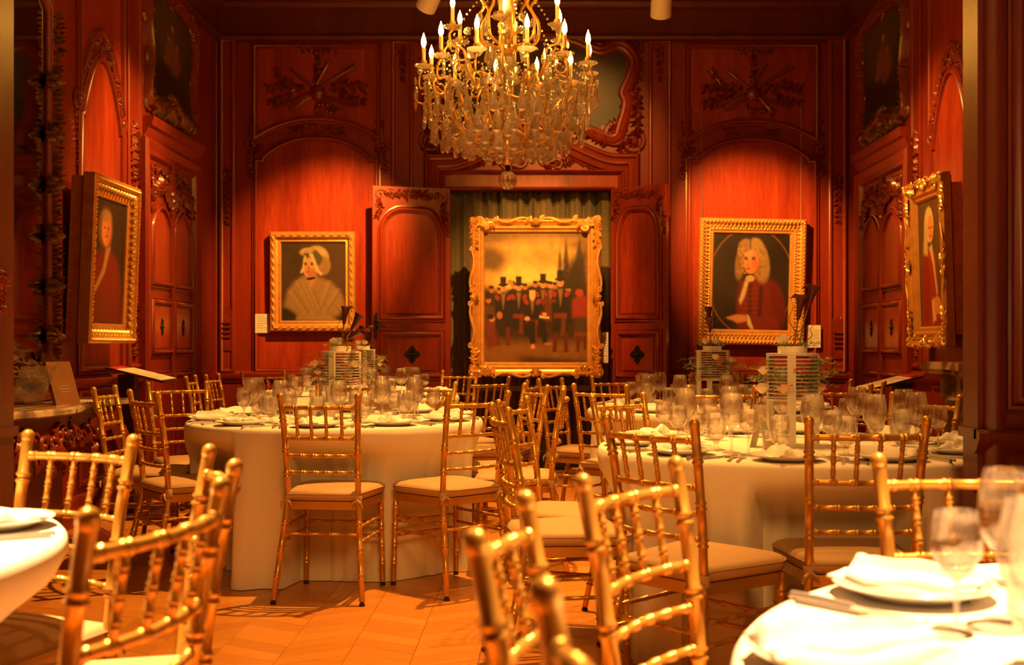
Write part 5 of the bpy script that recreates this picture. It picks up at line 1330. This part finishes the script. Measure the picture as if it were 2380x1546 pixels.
# ---------------------------------------------------------------- tables under white cloths
TH, TR = .745, .765
TABLES = {  # name: centre, number of settings, first angle
    'front left': ((-1.057, 6.0), -90, 10), 'front right': ((1.0, 4.41), -108, 10), 'far right': ((1.07, 7.0), -95, 10), 'far left': ((-1.38, 8.85), -80, 10),
    'near right': ((.996, 1.29), 134, 10), 'near left': ((-1.695, 2.10), -8, 10)}
CLOTHL = {'front left': 'white cloth on the round table behind the centred chair, left half', 'front right': 'white cloth on the large round table at right beside the pier',
          'far right': 'white cloth on the far right table under the wigged man portrait', 'far left': 'white cloth on the farthest table, brightly lit end near the crowd painting',
          'near right': 'blurred bright white cloth on the nearest table, bottom right corner', 'near left': 'bright white cloth on the nearest table, bottom left corner'}
def cloth_mesh(seed, c):
    rg = random.Random(seed); n = 300; fr = [5, 8, 11, 14, 17, 20, 23]; ph = [rg.uniform(0, 6.28) for _ in fr]; am = [rg.uniform(.5, 1.2) for _ in fr]
    # the linen is pushed in where a seat stands against the table
    dent = []
    for k in range(n):
        a = 2*math.pi*k/n; lim = 1.0
        for p, f, _ in CH:
            fv = Vector(f).normalized(); ox, oy = p[0]+fv.x*.045, p[1]+fv.y*.045
            if math.hypot(ox-c[0], oy-c[1]) > 1.5: continue
            r = .90
            while r > .3:
                X, Y = c[0]+r*math.cos(a)-ox, c[1]+r*math.sin(a)-oy; ly = X*fv.x+Y*fv.y; lx = X*fv.y-Y*fv.x
                if abs(lx) < .235 and -.12 < ly < .405: lim = min(lim, r-.02)
                r -= .02
        dent.append(lim)
    for _ in range(4): dent = [min(dent[k], (dent[k-1]+dent[(k+1) % n]+.02)/2+.004) for k in range(n)]
    rows = [(0.0, 0), (.25, 0), (.5, 0), (.68, 0), (.742, 0), (.757, .003), (.765, .012), (.770, .035), (None, .08), (None, .13), (None, .19), (None, .25), (None, .34), (None, .46), (None, .58), (None, .68), (None, .735), (None, .742)]
    mb = MB(); vs = []; fs = []
    for (r, dz) in rows:
        for k in range(n):
            a = 2*math.pi*k/n
            if r is None:
                t = min(1, (dz-.035)/.7)
                w_ = sum(am[i]*math.sin(fr[i]*a+ph[i]) for i in range(len(fr)))/len(fr)*1.9
                w_ = math.tanh(w_*2.2)
                rr = .768+.004*t+.048*w_*t**.65
                if dz > .73: rr += .012+.010*math.sin(9*a+ph[2])
                z = TH-dz+(.012*math.sin(7*a+ph[3])*t if dz < .73 else 0)
                z = max(z, .0015)
                q = min(1, max(0, (.72-z)/.19)); q = q*q*(3-2*q)
                rr = min(rr, .79*(1-q)+dent[k]*q) if dent[k] < .95 else rr
            else: rr, z = r, TH-dz
            vs.append((rr*math.cos(a), rr*math.sin(a), z))
    m_ = len(rows)
    for i in range(m_-1):
        for k in range(n):
            k2 = (k+1) % n; fs.append((i*n+k, (i+1)*n+k, (i+1)*n+k2, i*n+k2))
    mb.add(vs, fs); return mb
for i, (nm, (c, a0, ns)) in enumerate(TABLES.items()):
    o = cloth_mesh(100+i, c).build('tablecloth', CLOTH, None, 1.2)
    o.location = (c[0], c[1], 0); tag(o, CLOTHL[nm], 'tablecloth', 'white cloths over the round tables')
# ---------------------------------------------------------------- place settings
def mesh_only(mb, name, mat, smooth=.7):
    o = mb.build(name, mat, None, smooth); me = o.data; bpy.data.objects.remove(o); return me
pl = MB(); pl.lathe([(0, .004), (.06, .004), (.075, .006), (.085, .013), (.120, .024), (.1225, .0225), (.12, .0195), (.088, .009), (.078, .001), (.066, .0), (0, .001)], 40)
ME_PLATE = mesh_only(pl, 'dinner_plate', CHINA)
def napkin(seed):
    rg = random.Random(seed); mb = MB(); nx, ny = 24, 16
    rim = lambda r: .0075+.0175*min(1, max(0, (r-.075)/.045))
    prev = None
    for layer, (L, W0, W1, sh, sy) in enumerate(((.225, .066, .036, 0, 0), (.20, .046, .026, .010, rg.uniform(-.012, .012)))):
        vs = []; fs = []; ph = rg.uniform(0, 6); top = []
        for s_ in (0, 1):
            for j in range(ny+1):
                for i in range(nx+1):
                    u = i/nx; v = j/ny*2-1; w_ = W0*(1-u)+W1*u
                    x = (u-.5)*L+sh; y = v*w_*(1+.10*math.sin(5*u+ph))+sy
                    zb = rim(math.hypot(x, y))+(.010 if layer else 0)
                    e = max(0, 1-abs(v)**5)*max(0, 1-abs(2*u-1)**10)
                    th = .003+e**.6*(.013+.019*math.exp(-((v-.5)/.28)**2)*(1.2-.5*u)+.004*math.sin(7*v+3*u+ph)*(1-u)+.003*math.sin(11*u+ph))
                    vs.append((x, y, zb+(th if s_ else 0)))
        q = (nx+1)*(ny+1)
        for s_ in (0, 1):
            for j in range(ny):
                for i in range(nx):
                    f = (s_*q+j*(nx+1)+i, s_*q+j*(nx+1)+i+1, s_*q+(j+1)*(nx+1)+i+1, s_*q+(j+1)*(nx+1)+i); fs.append(f if s_ else tuple(reversed(f)))
        bd = [i for i in range(nx+1)]+[(j)*(nx+1)+nx for j in range(1, ny+1)]+[ny*(nx+1)+i for i in range(nx-1, -1, -1)]+[j*(nx+1) for j in range(ny-1, 0, -1)]
        for k in range(len(bd)):
            a, b = bd[k], bd[(k+1) % len(bd)]; fs.append((a, b, b+q, a+q))
        mb.add(vs, fs)
    return mb
ME_NAP = [mesh_only(napkin(s), 'napkin', NAPKIN, 1.0) for s in (1, 2, 3)]
def glass(prof, seg=28):
    mb = MB(); mb.lathe(prof, seg); return mb
def inner(prof, t=.0012): return [(max(r-t, 0), z) for r, z in prof]
big = [(.034, .0), (.034, .0015), (.012, .005), (.0045, .012), (.004, .075), (.008, .088), (.026, .102), (.040, .125), (.043, .148), (.040, .180), (.034, .212), (.0335, .213)]
small = [(.031, .0), (.031, .0015), (.011, .005), (.004, .012), (.0038, .060), (.007, .070), (.022, .082), (.033, .102), (.0345, .118), (.032, .142), (.029, .160), (.0285, .161)]
gob = [(.031, .0), (.031, .002), (.012, .006), (.008, .012), (.0085, .024), (.014, .032), (.028, .042), (.035, .060), (.0365, .085), (.0345, .115), (.0325, .135), (.032, .136)]
def gl(outer, zi):
    inn = [(r-.0013, z) for r, z in outer if z > zi][::-1]
    return glass(outer+inn[1:]+[(0, zi)])
ME_GL = {'wine_glass': mesh_only(gl(big, .098), 'wine_glass', GLASS, 1.2), 'white_wine_glass': mesh_only(gl(small, .078), 'white_wine_glass', GLASS, 1.2), 'water_goblet': mesh_only(gl(gob, .038), 'water_goblet', GLASS, 1.2)}
def fork():
    mb = MB(); mb.tube([(0, -.095, .003), (0, -.05, .0035), (0, .02, .004)], [.006, .0045, .003], 6)
    mb.prism([(-.004, .018), (.004, .018), (.012, .035), (.0125, .055), (-.0125, .055), (-.012, .035)], .003, .0052)
    for k in range(4): mb.tube([(-.0102+.0068*k, .054, .0042), (-.0102+.0068*k, .078, .0055), (-.0102+.0068*k, .092, .004)], [.0022, .0018, .0008], 5)
    return mb
def knife():
    mb = MB(); mb.tube([(0, -.105, .005), (0, -.06, .0055), (0, 0, .0045)], [.007, .007, .005], 6); mb.prism([(-.004, -.002), (.006, -.002), (.010, .03), (.010, .09), (.004, .115), (-.004, .118)], .002, .0042); return mb
def spoon():
    mb = MB(); mb.tube([(0, -.09, .003), (0, 0, .0035), (0, .04, .005)], [.006, .004, .003], 6); mb.ell((0, .065, .0055), (.018, .030, .005), 10, 5); return mb
ME_CUT = {'fork': mesh_only(fork(), 'fork', STEEL), 'table_knife': mesh_only(knife(), 'table_knife', STEEL), 'spoon': mesh_only(spoon(), 'spoon', STEEL)}
ORD = ['first', 'second', 'third', 'fourth', 'fifth', 'sixth', 'seventh', 'eighth', 'ninth', 'tenth']
def inst(name, me, loc, rz, label, cat, group):
    o = bpy.data.objects.new(name, me); COL.objects.link(o); o.location = loc; o.rotation_euler = (0, 0, rz)
    return tag(o, label, cat, group)
def visible(p, m=60):
    if p[1] < .3: return False
    x = VX+p[0]*F/p[1]; y = VY+(H-p[2])*F/p[1]
    return -m < x < 2380+m and y < 1546+m
SKIP = set()
for ti, (nm, (c, a0, ns)) in enumerate(TABLES.items()):
    st = []
    for k in range(ns):
        a = math.radians(a0+36*k+R.uniform(-3, 3)); d = Vector((math.cos(a), math.sin(a)))
        st.append((a, d, c[0]+d.x*.625, c[1]+d.y*.625))
    for side_ in (0, 1):
        row = sorted([s for s in st if (s[3] > c[1]) == bool(side_)], key=lambda s: s[2]/s[3])
        row = [s for s in row if visible((s[2], s[3], TH))]
        for q, (a, d, X, Y) in enumerate(row):
            where = '%s-from-left %s-side place of the %s table' % (ORD[q], 'far' if side_ else 'near', nm)
            rz = a+math.pi/2      # local +y towards the table centre is -d
            tdir = Vector((-d.y, d.x))      # to the right hand of the guest is -tdir ... guest faces -d
            right = Vector((-d.y, d.x))
            P = lambda rad, s_: (c[0]+d.x*rad+right.x*s_, c[1]+d.y*rad+right.y*s_)
            inst('dinner_plate', ME_PLATE, (X, Y, TH), 0, 'white plate at the '+where, 'plate', 'plates on the %s table' % nm)
            inst('folded_napkin', R.choice(ME_NAP), (X, Y, TH), a+math.pi/2+R.uniform(-.5, .5)+(math.pi/2 if R.random() < .5 else 0), 'white folded napkin on the plate at the '+where, 'napkin', 'napkins on the %s table' % nm)
            fz = a+math.pi/2
            far = c[1] > 6.5 and nm != 'front left'
            for nme, s_, dr in (('fork', -.155, 0), ('fork', -.185, .012), ('table_knife', .15, 0), ('spoon', .18, .01)):
                if far and nme == 'spoon': continue
                x, y = P(.635-dr, s_)
                lab = {'fork': 'steel fork, %s the plate, at the ' % ('next to' if s_ > -.17 else 'outermost from'), 'table_knife': 'steel knife beside the plate at the ', 'spoon': 'steel spoon beside the knife at the '}[nme]
                if visible((x, y, TH)): inst(nme, ME_CUT[nme], (x, y, TH), a+math.pi/2+R.uniform(-.04, .04), lab+where, 'cutlery', '%ss on the %s table' % (nme.replace('_', ' '), nm))
            for nme, rad, s_ in (('wine_glass', .43, .065), ('white_wine_glass', .475, .155), ('water_goblet', .40, -.04)):
                x, y = P(rad+R.uniform(-.02, .02), s_+R.uniform(-.015, .015))
                lab = {'wine_glass': 'large balloon wine glass at the ', 'white_wine_glass': 'slim stemmed wine glass at the ', 'water_goblet': 'short stemmed water goblet at the '}[nme]
                if visible((x, y, TH), 100): inst(nme, ME_GL[nme], (x, y, TH), R.uniform(0, 6), lab+where, 'glass', '%ss on the %s table' % (nme.replace('_', ' '), nm))
# ---------------------------------------------------------------- centrepieces
def leaflets(mb, c, dirv, L, rg, n=14, w_=.012):
    d = Vector(dirv).normalized(); s_ = d.cross(Vector((0, 0, 1)))
    s_ = s_.normalized() if s_.length > .1 else Vector((1, 0, 0)); up = s_.cross(d)
    for k in range(n):
        t = (k+1)/n; p = Vector(c)+d*L*t+Vector((0, 0, -.25*L*t*t))
        for sg in (-1, 1):
            e = p+(s_*sg*w_*2.6*(1.1-t)+d*w_*1.2+up*rg.uniform(-.01, .01)); q = (p+e)/2
            nrm = d*w_*.28; mb.add([p, q+nrm, e, q-nrm], [(0, 1, 2, 3)])
def rose(t, c, r, mat, rg):
    mb = MB(); seg = 12
    for ly, (rr, z0, z1, tw) in enumerate(((.35, .1, 1.0, 0), (.62, -.1, .95, .5), (.9, -.4, .75, .2), (1.1, -.5, .45, .8))):
        vs = []; fs = []
        for k in range(seg):
            a = 2*math.pi*k/seg+tw; w_ = 1+.10*math.sin(3*a+ly); 
            vs += [(c[0]+.25*r*math.cos(a), c[1]+.25*r*math.sin(a), c[2]-.7*r), (c[0]+rr*.9*r*w_*math.cos(a), c[1]+rr*.9*r*w_*math.sin(a), c[2]+(z0+z1)*.4*r), (c[0]+rr*r*w_*math.cos(a), c[1]+rr*r*w_*math.sin(a), c[2]+z1*r*(.9+.1*math.sin(3*a)))]
        for k in range(seg):
            k2 = (k+1) % seg
            for i in (0, 1): fs.append((k*3+i, k2*3+i, k2*3+i+1, k*3+i+1))
        mb.add(vs, fs)
    mb.ell((c[0], c[1], c[2]+.5*r), (.3*r, .3*r, .5*r), 8, 4); return mb.build('rose', mat, t)
def centre(nm, c, yaw, labs, callas, seed, hgt=1.0):
    rg = random.Random(seed); z0 = TH
    t = thing('ring_stand', labs[0], 'centrepiece', (c[0], c[1], z0), yaw, 'white ring centrepiece stands')
    rr = .100
    for k in range(12):
        mb = MB(); z = .185+.0145*k; thk = .0035 if k < 11 else .006
        mb.lathe([(rr-.006, z), (rr, z), (rr, z+thk), (rr-.006, z+thk), (rr-.006, z)], 32); mb.build('ring', WHITE_P, t, .5)
    for k in range(3):
        a = 2*math.pi*k/3-math.pi/2; mb = MB(Matrix.Rotation(a, 4, 'Z')); mb.box((rr-.004, -.016, 0), (rr+.008, .016, .352)); mb.build('post', WHITE_P, t, 0)
    mb = MB(); mb.lathe([(0, .172), (rr, .172), (rr, .18), (0, .18)], 32); mb.build('lower_shelf', WHITE_P, t, .5)
    mb = MB(); mb.lathe([(0, .348), (rr, .348), (rr, .355), (0, .355)], 32); mb.build('top_disc', WHITE_P, t, .5)
    mb = MB(); mb.lathe([(0, .355), (.056, .355), (.057, .38), (.054, .381), (.052, .37), (0, .37)], 28); mb.build('bowl', WHITE_P, t, .5)
    f = thing('flower_arrangement', labs[1], 'flowers', (c[0], c[1], z0+.36), yaw, 'flower arrangements on the ring stands')
    for (x, y, tz, ln, az) in callas:
        mb = MB(); p0 = Vector((x*.4, y*.4, .0)); p1 = Vector((x, y, tz)); b = [p0, p0.lerp(p1, .5)+Vector((0, 0, .02)), p1]
        st_ = mb.tube(b, .0032, 6); so = mb.build('calla_stem', STEMG, f)
        mb = MB(); d = (p1-b[1]).normalized()
        mb.lathe([(.004, 0), (.009, .02), (.013, .055), (.02, .085), (.028, .10), (.024, .101), (.011, .07), (.0, .03)], 12, p1, d)
        tip = p1+d*.1+Vector((math.cos(az), math.sin(az), 0))*.03; mb.tube([p1+d*.085, tip, tip+Vector((math.cos(az)*.02, 0, -.012))], [.012, .009, .001], 6)
        mb.build('calla_lily', CALLA, so)
    for k in range(3):
        mb = MB(); a = rg.uniform(-.5, 1.0); pts = [Vector((.02*k, 0, 0))]
        for j in range(12): pts.append(pts[-1]+Vector((.012*math.sin(j*1.1+k*2)+.004*(k-.5), .012*math.cos(j*.9+k), .02*ln_(k))))
        mb.tube(pts, [.0022*(1-.06*j) for j in range(len(pts))], 5); mb.build('curly_twig', TWIG, f)
    for k in range(3):
        a = rg.uniform(0, 6.28); rose(f, (.04*math.cos(a+k*2.1), .04*math.sin(a+k*2.1), .045), .021, ROSEW, rg)
    for k in range(6):
        a = rg.uniform(0, 6.28); zz = rg.uniform(-.17, -.04); ra = rg.uniform(.11, .15)
        rose(f, (ra*math.cos(a), ra*math.sin(a), zz), rg.uniform(.019, .025), rg.choice([ROSEW, ROSEW, ROSEP]), rg)
    for k in range(3):
        a = rg.uniform(0, 6.28); rose(f, (.045*math.cos(a), .045*math.sin(a), rg.uniform(-.14, -.08)), .028, ROSEW, rg)
    mb = MB()
    for k in range(46):
        a = rg.uniform(0, 6.28); el = rg.uniform(-.2, .6)
        leaflets(mb, (.07*math.cos(a), .07*math.sin(a), rg.uniform(-.17, -.04)), (math.cos(a), math.sin(a), el), rg.uniform(.07, .15), rg, 14, .011)
    for k in range(10):
        a = rg.uniform(0, 6.28); leaflets(mb, (.03*math.cos(a), .03*math.sin(a), .01), (math.cos(a), math.sin(a), .6), rg.uniform(.05, .09), rg, 9, .008)
    mb.build('fern_foliage', LEAF, f, 0, 'stuff')
    mb = MB()
    for k in range(40):
        a = rg.uniform(0, 6.28); ra = rg.uniform(.1, .16); mb.ell((ra*math.cos(a), ra*math.sin(a), rg.uniform(-.19, -.06)), (.006, .006, .005), 5, 3)
    mb.build('filler_blossom', PINKF, f, 0, 'stuff')
def ln_(k): return (1.0, .75, .55)[k]
centre('front left', (-1.04, 6.0), -.25, ('white ring stand with posts on front left table, nearest of the left pair', 'dark callas and cream roses on the front left ring stand'), ((.02, 0, .13, 1, .2), (.05, .02, .10, 1, 2.2), (.06, -.02, .06, 1, 0)), 61)
centre('far left', (-1.36, 8.85), .3, ('white ring stand mostly hidden behind the front left stand', 'roses and fern on the far left ring stand, behind the front one'), ((.02, 0, .08, 1, .2),), 62)
centre('front right', (.985, 4.41), -.25, ('tall white ring stand in the centre of the front right table', 'two dark callas with white roses on the front right ring stand'), ((.02, 0, .12, 1, 2.6), (.055, .01, .16, 1, 2.9)), 63)
centre('far right', (1.07, 7.0), 1.05, ('smaller looking white ring stand on the far right table', 'dark calla and red twigs with roses on the far right ring stand'), ((-.03, 0, .1, 1, 2.9), (.01, .02, .16, 1, 1.0)), 64)
# tent cards and candle blocks
def tent(lab, c, rz, w_, h_, text=None):
    t = thing('table_card', lab, 'card', (c[0], c[1], TH), rz)
    for sg in (-1, 1):
        mb = MB(Matrix.Translation((0, sg*.03, 0)) @ Matrix.Rotation(sg*.22, 4, 'X')); mb.box((-w_/2, -.001, 0), (w_/2, .001, h_)); mb.build('leaf', PAPER, t, 0)
    if text:
        cu = bpy.data.curves.new('n', 'FONT'); cu.body = text; cu.size = .03; cu.align_x = 'CENTER'; cu.extrude = .0003
        to = bpy.data.objects.new('n', cu); COL.objects.link(to)
        me = bpy.data.meshes.new_from_object(to.evaluated_get(bpy.context.evaluated_depsgraph_get())); bpy.data.objects.remove(to)
        me.materials.clear(); me.materials.append(BLACKP)
        o = bpy.data.objects.new('table_number', me); COL.objects.link(o); o.parent = t
        o.matrix_local = Matrix.Translation((0, -.03, 0)) @ Matrix.Rotation(-.22, 4, 'X') @ Matrix.Translation((0, -.0016, h_*.42)) @ Matrix.Rotation(math.pi/2, 4, 'X')
tent('grey table number card marked # behind the chair back on front left table', (px(741, 960, 5.62).x, 5.62), .1, .10, .105, '#')
tent('small card leaning on the front right table beside the ring stand', (px(1768, 1030, 4.32).x, 4.32), 1.1, .09, .10)
tent('small card on the far left part of the front left table', (px(702, 925, 6.3).x, 6.3), .5, .09, .10)
def votive(lab, c):
    t = thing('candle_holder', lab, 'candle holder', (c[0], c[1], TH))
    mb = MB(); mb.lathe([(0, .0), (.028, 0), (.03, .075), (.0285, .075), (.0265, .004), (0, .004)], 20); mb.build('glass_cup', GLASS, t, 1.0)
    mb = MB(); mb.lathe([(0, .004), (.024, .004), (.024, .035), (.004, .037), (.0, .044)], 16); mb.build('wax', CANDLE, t)
votive('clear votive cup with unlit candle left of the front right ring stand', (.86, 4.22)); votive('clear votive cup with unlit candle right of the front left ring stand', (-.92, 5.8))
votive('clear votive cup with unlit candle left of the front left ring stand', (-1.2, 5.82))
def block(lab, c, rz):
    t = thing('card_holder_box', lab, 'box', (c[0], c[1], TH), rz)
    mb = MB(); mb.box((-.04, -.03, 0), (.04, .03, .115)); mb.build('box', WHITE_P, t, 0)
    mb = MB(); mb.box((-.012, -.031, .088), (.012, -.03, .098)); mb.build('white_tag', PAPER, t, 0)
block('plain white box standing left of the front left ring stand', (-1.14, 5.9), .1)
# ---------------------------------------------------------------- gilt bamboo banquet chairs (local: faces +y, right +x)
def bamboo(mb, pts, r, rings, seg=12, fin=False, taper=1.0):
    P = [Vector(p) for p in pts]; n = len(P); d = [0]
    for i in range(1, n): d.append(d[-1]+(P[i]-P[i-1]).length)
    L = d[-1]
    def at(s):
        s = max(0, min(L, s))
        for i in range(1, n):
            if s <= d[i]+1e-9:
                t = (s-d[i-1])/max(1e-9, d[i]-d[i-1]); return P[i-1].lerp(P[i], t)
        return P[-1]
    ks = [(x, 1.0) for x in d]
    for g in rings:
        s = g*L; e = r*.42
        ks += [(s-2.6*e, 1.0), (s-1.9*e, 1.28), (s-1.1*e, 1.28), (s-.5*e, 1.0), (s+.5*e, 1.0), (s+1.1*e, 1.28), (s+1.9*e, 1.28), (s+2.6*e, 1.0)]
    ks = sorted(k for k in ks if -1e-6 <= k[0] <= L+1e-6)
    pp, rr = [], []
    for s, k in ks:
        if pp and (at(s)-pp[-1]).length < 1e-5: continue
        pp.append(at(s)); rr.append(r*k*(1+(taper-1)*s/L))
    if fin:
        t = (P[-1]-P[-2]).normalized(); e = P[-1]; r0 = r*taper
        for h, k in ((.002, 1.0), (.005, 1.12), (.016, 1.16), (.022, 1.04), (.027, .76), (.030, .4), (.031, .05)):
            pp.append(e+t*h); rr.append(r0*k)
    mb.tube(pp, rr, seg)
def lerp3(a, b, t): return Vector(a).lerp(Vector(b), t)
def chair_proto():
    t = thing('chiavari_chair', 'proto', 'chair')
    hw_t, hw_s, hw_f = .173, .158, .198
    back = lambda sx: [(sx*hw_f, -.075, .018), (sx*.182, -.045, .18), (sx*.166, -.008, .36), (sx*hw_s, .006, .46), (sx*.161, -.004, .60), (sx*.166, -.026, .76), (sx*hw_t, -.052, .892)]
    for sx in (-1, 1):
        mb = MB(); bamboo(mb, back(sx), .0130, (.12, .245, .37, .62, .745, .90), 14, True, 1.04); o = mb.build('back_leg', CHAIRG, t, .9)
        b = back(sx)[0]; mb = MB(); mb.lathe([(0, 0), (.013, 0), (.013, .010), (.009, .012), (.009, .02)], 12, (b[0], b[1]-.002, 0)); mb.build('foot_glide', RUBBER, o)
        f = [(sx*.185, .36, .018), (sx*.180, .355, .25), (sx*.176, .35, .435)]
        mb = MB(); bamboo(mb, f, .0125, (.22, .42, .62, .85), 12); o = mb.build('front_leg', CHAIRG, t, .9)
        mb = MB(); mb.lathe([(0, 0), (.013, 0), (.013, .010), (.009, .012), (.009, .02)], 12, (f[0][0], f[0][1], 0)); mb.build('foot_glide', RUBBER, o)
    bk = back(1)
    def post(z, sx=1):
        B = back(sx)
        for i in range(1, len(B)):
            if z <= B[i][2]:
                q = (z-B[i-1][2])/(B[i][2]-B[i-1][2]); return lerp3(B[i-1], B[i], q)
    def rail(z, bow, r, rings, name):
        a, b = post(z, -1), post(z, 1); pts = []
        for k in range(13):
            q = k/12; p = a.lerp(b, q); p.y -= bow*(1-(2*q-1)**2); pts.append(p)
        mb = MB(); bamboo(mb, pts, r, rings, 10); mb.build(name, CHAIRG, t, .9); return pts
    sp = [.2, .4, .6, .8]
    top = rail(.858, .030, .0098, [.06]+sp+[.94], 'top_rail'); low = rail(.722, .028, .0088, [.06]+sp+[.94], 'spindle_rail')
    rail(.645, .026, .0078, (.07, .25, .42, .58, .75, .93), 'cross_rail'); rail(.570, .022, .0078, (.07, .25, .42, .58, .75, .93), 'cross_rail')
    def onrail(pts, q):
        f = q*12; i = min(11, int(f)); return pts[i].lerp(pts[i+1], f-i)
    for q in sp:
        mb = MB(); bamboo(mb, [onrail(low, q), onrail(top, q)], .0070, (.22, .5, .78), 9); mb.build('spindle', CHAIRG, t, .9)
    # seat frame and cushion
    def outline(k, o=0):
        pts = [(-.150-o, -.002-o), (.150+o, -.002-o)]
        for a in range(0, 91, 15): pts.append((.130+o+(.062)*math.sin(math.radians(a*1.0))*1.0 if False else (.195+o)-.055*(1-math.cos(math.radians(a))), .30+o*.5+.075*math.sin(math.radians(a))))
        for a in range(90, -1, -15): pts.append((-((.195+o)-.055*(1-math.cos(math.radians(a)))), .30+o*.5+.075*math.sin(math.radians(a))))
        return pts
    o_ = outline(0)
    mb = MB(); mb.prism(o_, .405, .440); mb.v = [v for v in mb.v]; n = len(o_)
    mb.add([(x, y, .405) for x, y in o_], [tuple(reversed(range(n)))]); mb.build('seat_frame', CHAIRG, t, .6)
    def ring_(s, z): return [((x)*s, .185+(y-.185)*s, z+.010*max(0, 1-abs(x)/.2)*0) for x, y in outline(0, .006)]
    mb = MB(); lv = [(.93, .441), (1.0, .447), (1.02, .462), (1.015, .474), (.98, .484), (.90, .491), (.70, .497), (.35, .501), (.0, .502)]
    vs = []; 
    for s, z in lv: vs += ring_(s, z)
    fs = []
    for i in range(len(lv)-1):
        for k in range(n): fs.append((i*n+k, i*n+(k+1) % n, (i+1)*n+(k+1) % n, (i+1)*n+k))
    mb.add(vs, fs); cu = mb.build('seat_cushion', CUSH, t, 1.2)
    mb = MB(); r1 = ring_(1.022, .474); mb.tube([Vector(p) for p in r1]+[Vector(r1[0])], .0028, 5); mb.build('piping', CUSH, cu)
    for sx in (-1, 1):
        p = post(.45, sx); mb = MB(); mb.lathe([(.0165, -.018), (.0185, -.012), (.0185, .012), (.0165, .018)], 12, p); mb.tube([p+Vector((sx*-.01, .012, 0)), (p.x-sx*.03, p.y+.04, .455)], [.010, .014], 6)
        for k in (-1, 1): mb.tube([p+Vector((0, -.018, 0)), p+Vector((k*.018, -.026, -.012)), p+Vector((k*.026, -.022, -.034))], [.005, .006, .003], 5)
        mb.build('cushion_tie', CUSH, cu)
    # stretchers
    def st(a, b, name, rg=(.12, .37, .63, .88)): mb = MB(); bamboo(mb, [a, b], .0072, rg, 9); mb.build(name, CHAIRG, t, .9)
    st(post(.30, -1), post(.30, 1), 'back_stretcher'); st((-.178, .352, .30), (.178, .352, .30), 'front_stretcher')
    st((-.180, .354, .235), (.180, .354, .235), 'front_stretcher')
    for sx in (-1, 1):
        st(post(.33, sx), (sx*.178, .352, .33), 'side_stretcher'); st(post(.265, sx), (sx*.18, .354, .265), 'side_stretcher')
    return t
proto_c = chair_proto(); freeze(proto_c)
for i, (p, f, lab) in enumerate(CH):
    o = proto_c if i == 0 else copy_tree(proto_c)
    o.location = (p[0], p[1], 0); o.rotation_euler = (0, 0, math.atan2(f[1], f[0])-math.pi/2)
    # back posts lean out behind the origin by about 4 cm; keep the finials over p
    d = Vector(f).normalized()*.045; o.location.x += d.x; o.location.y += d.y
    tag(o, lab, 'chair', 'gold bamboo banquet chairs')
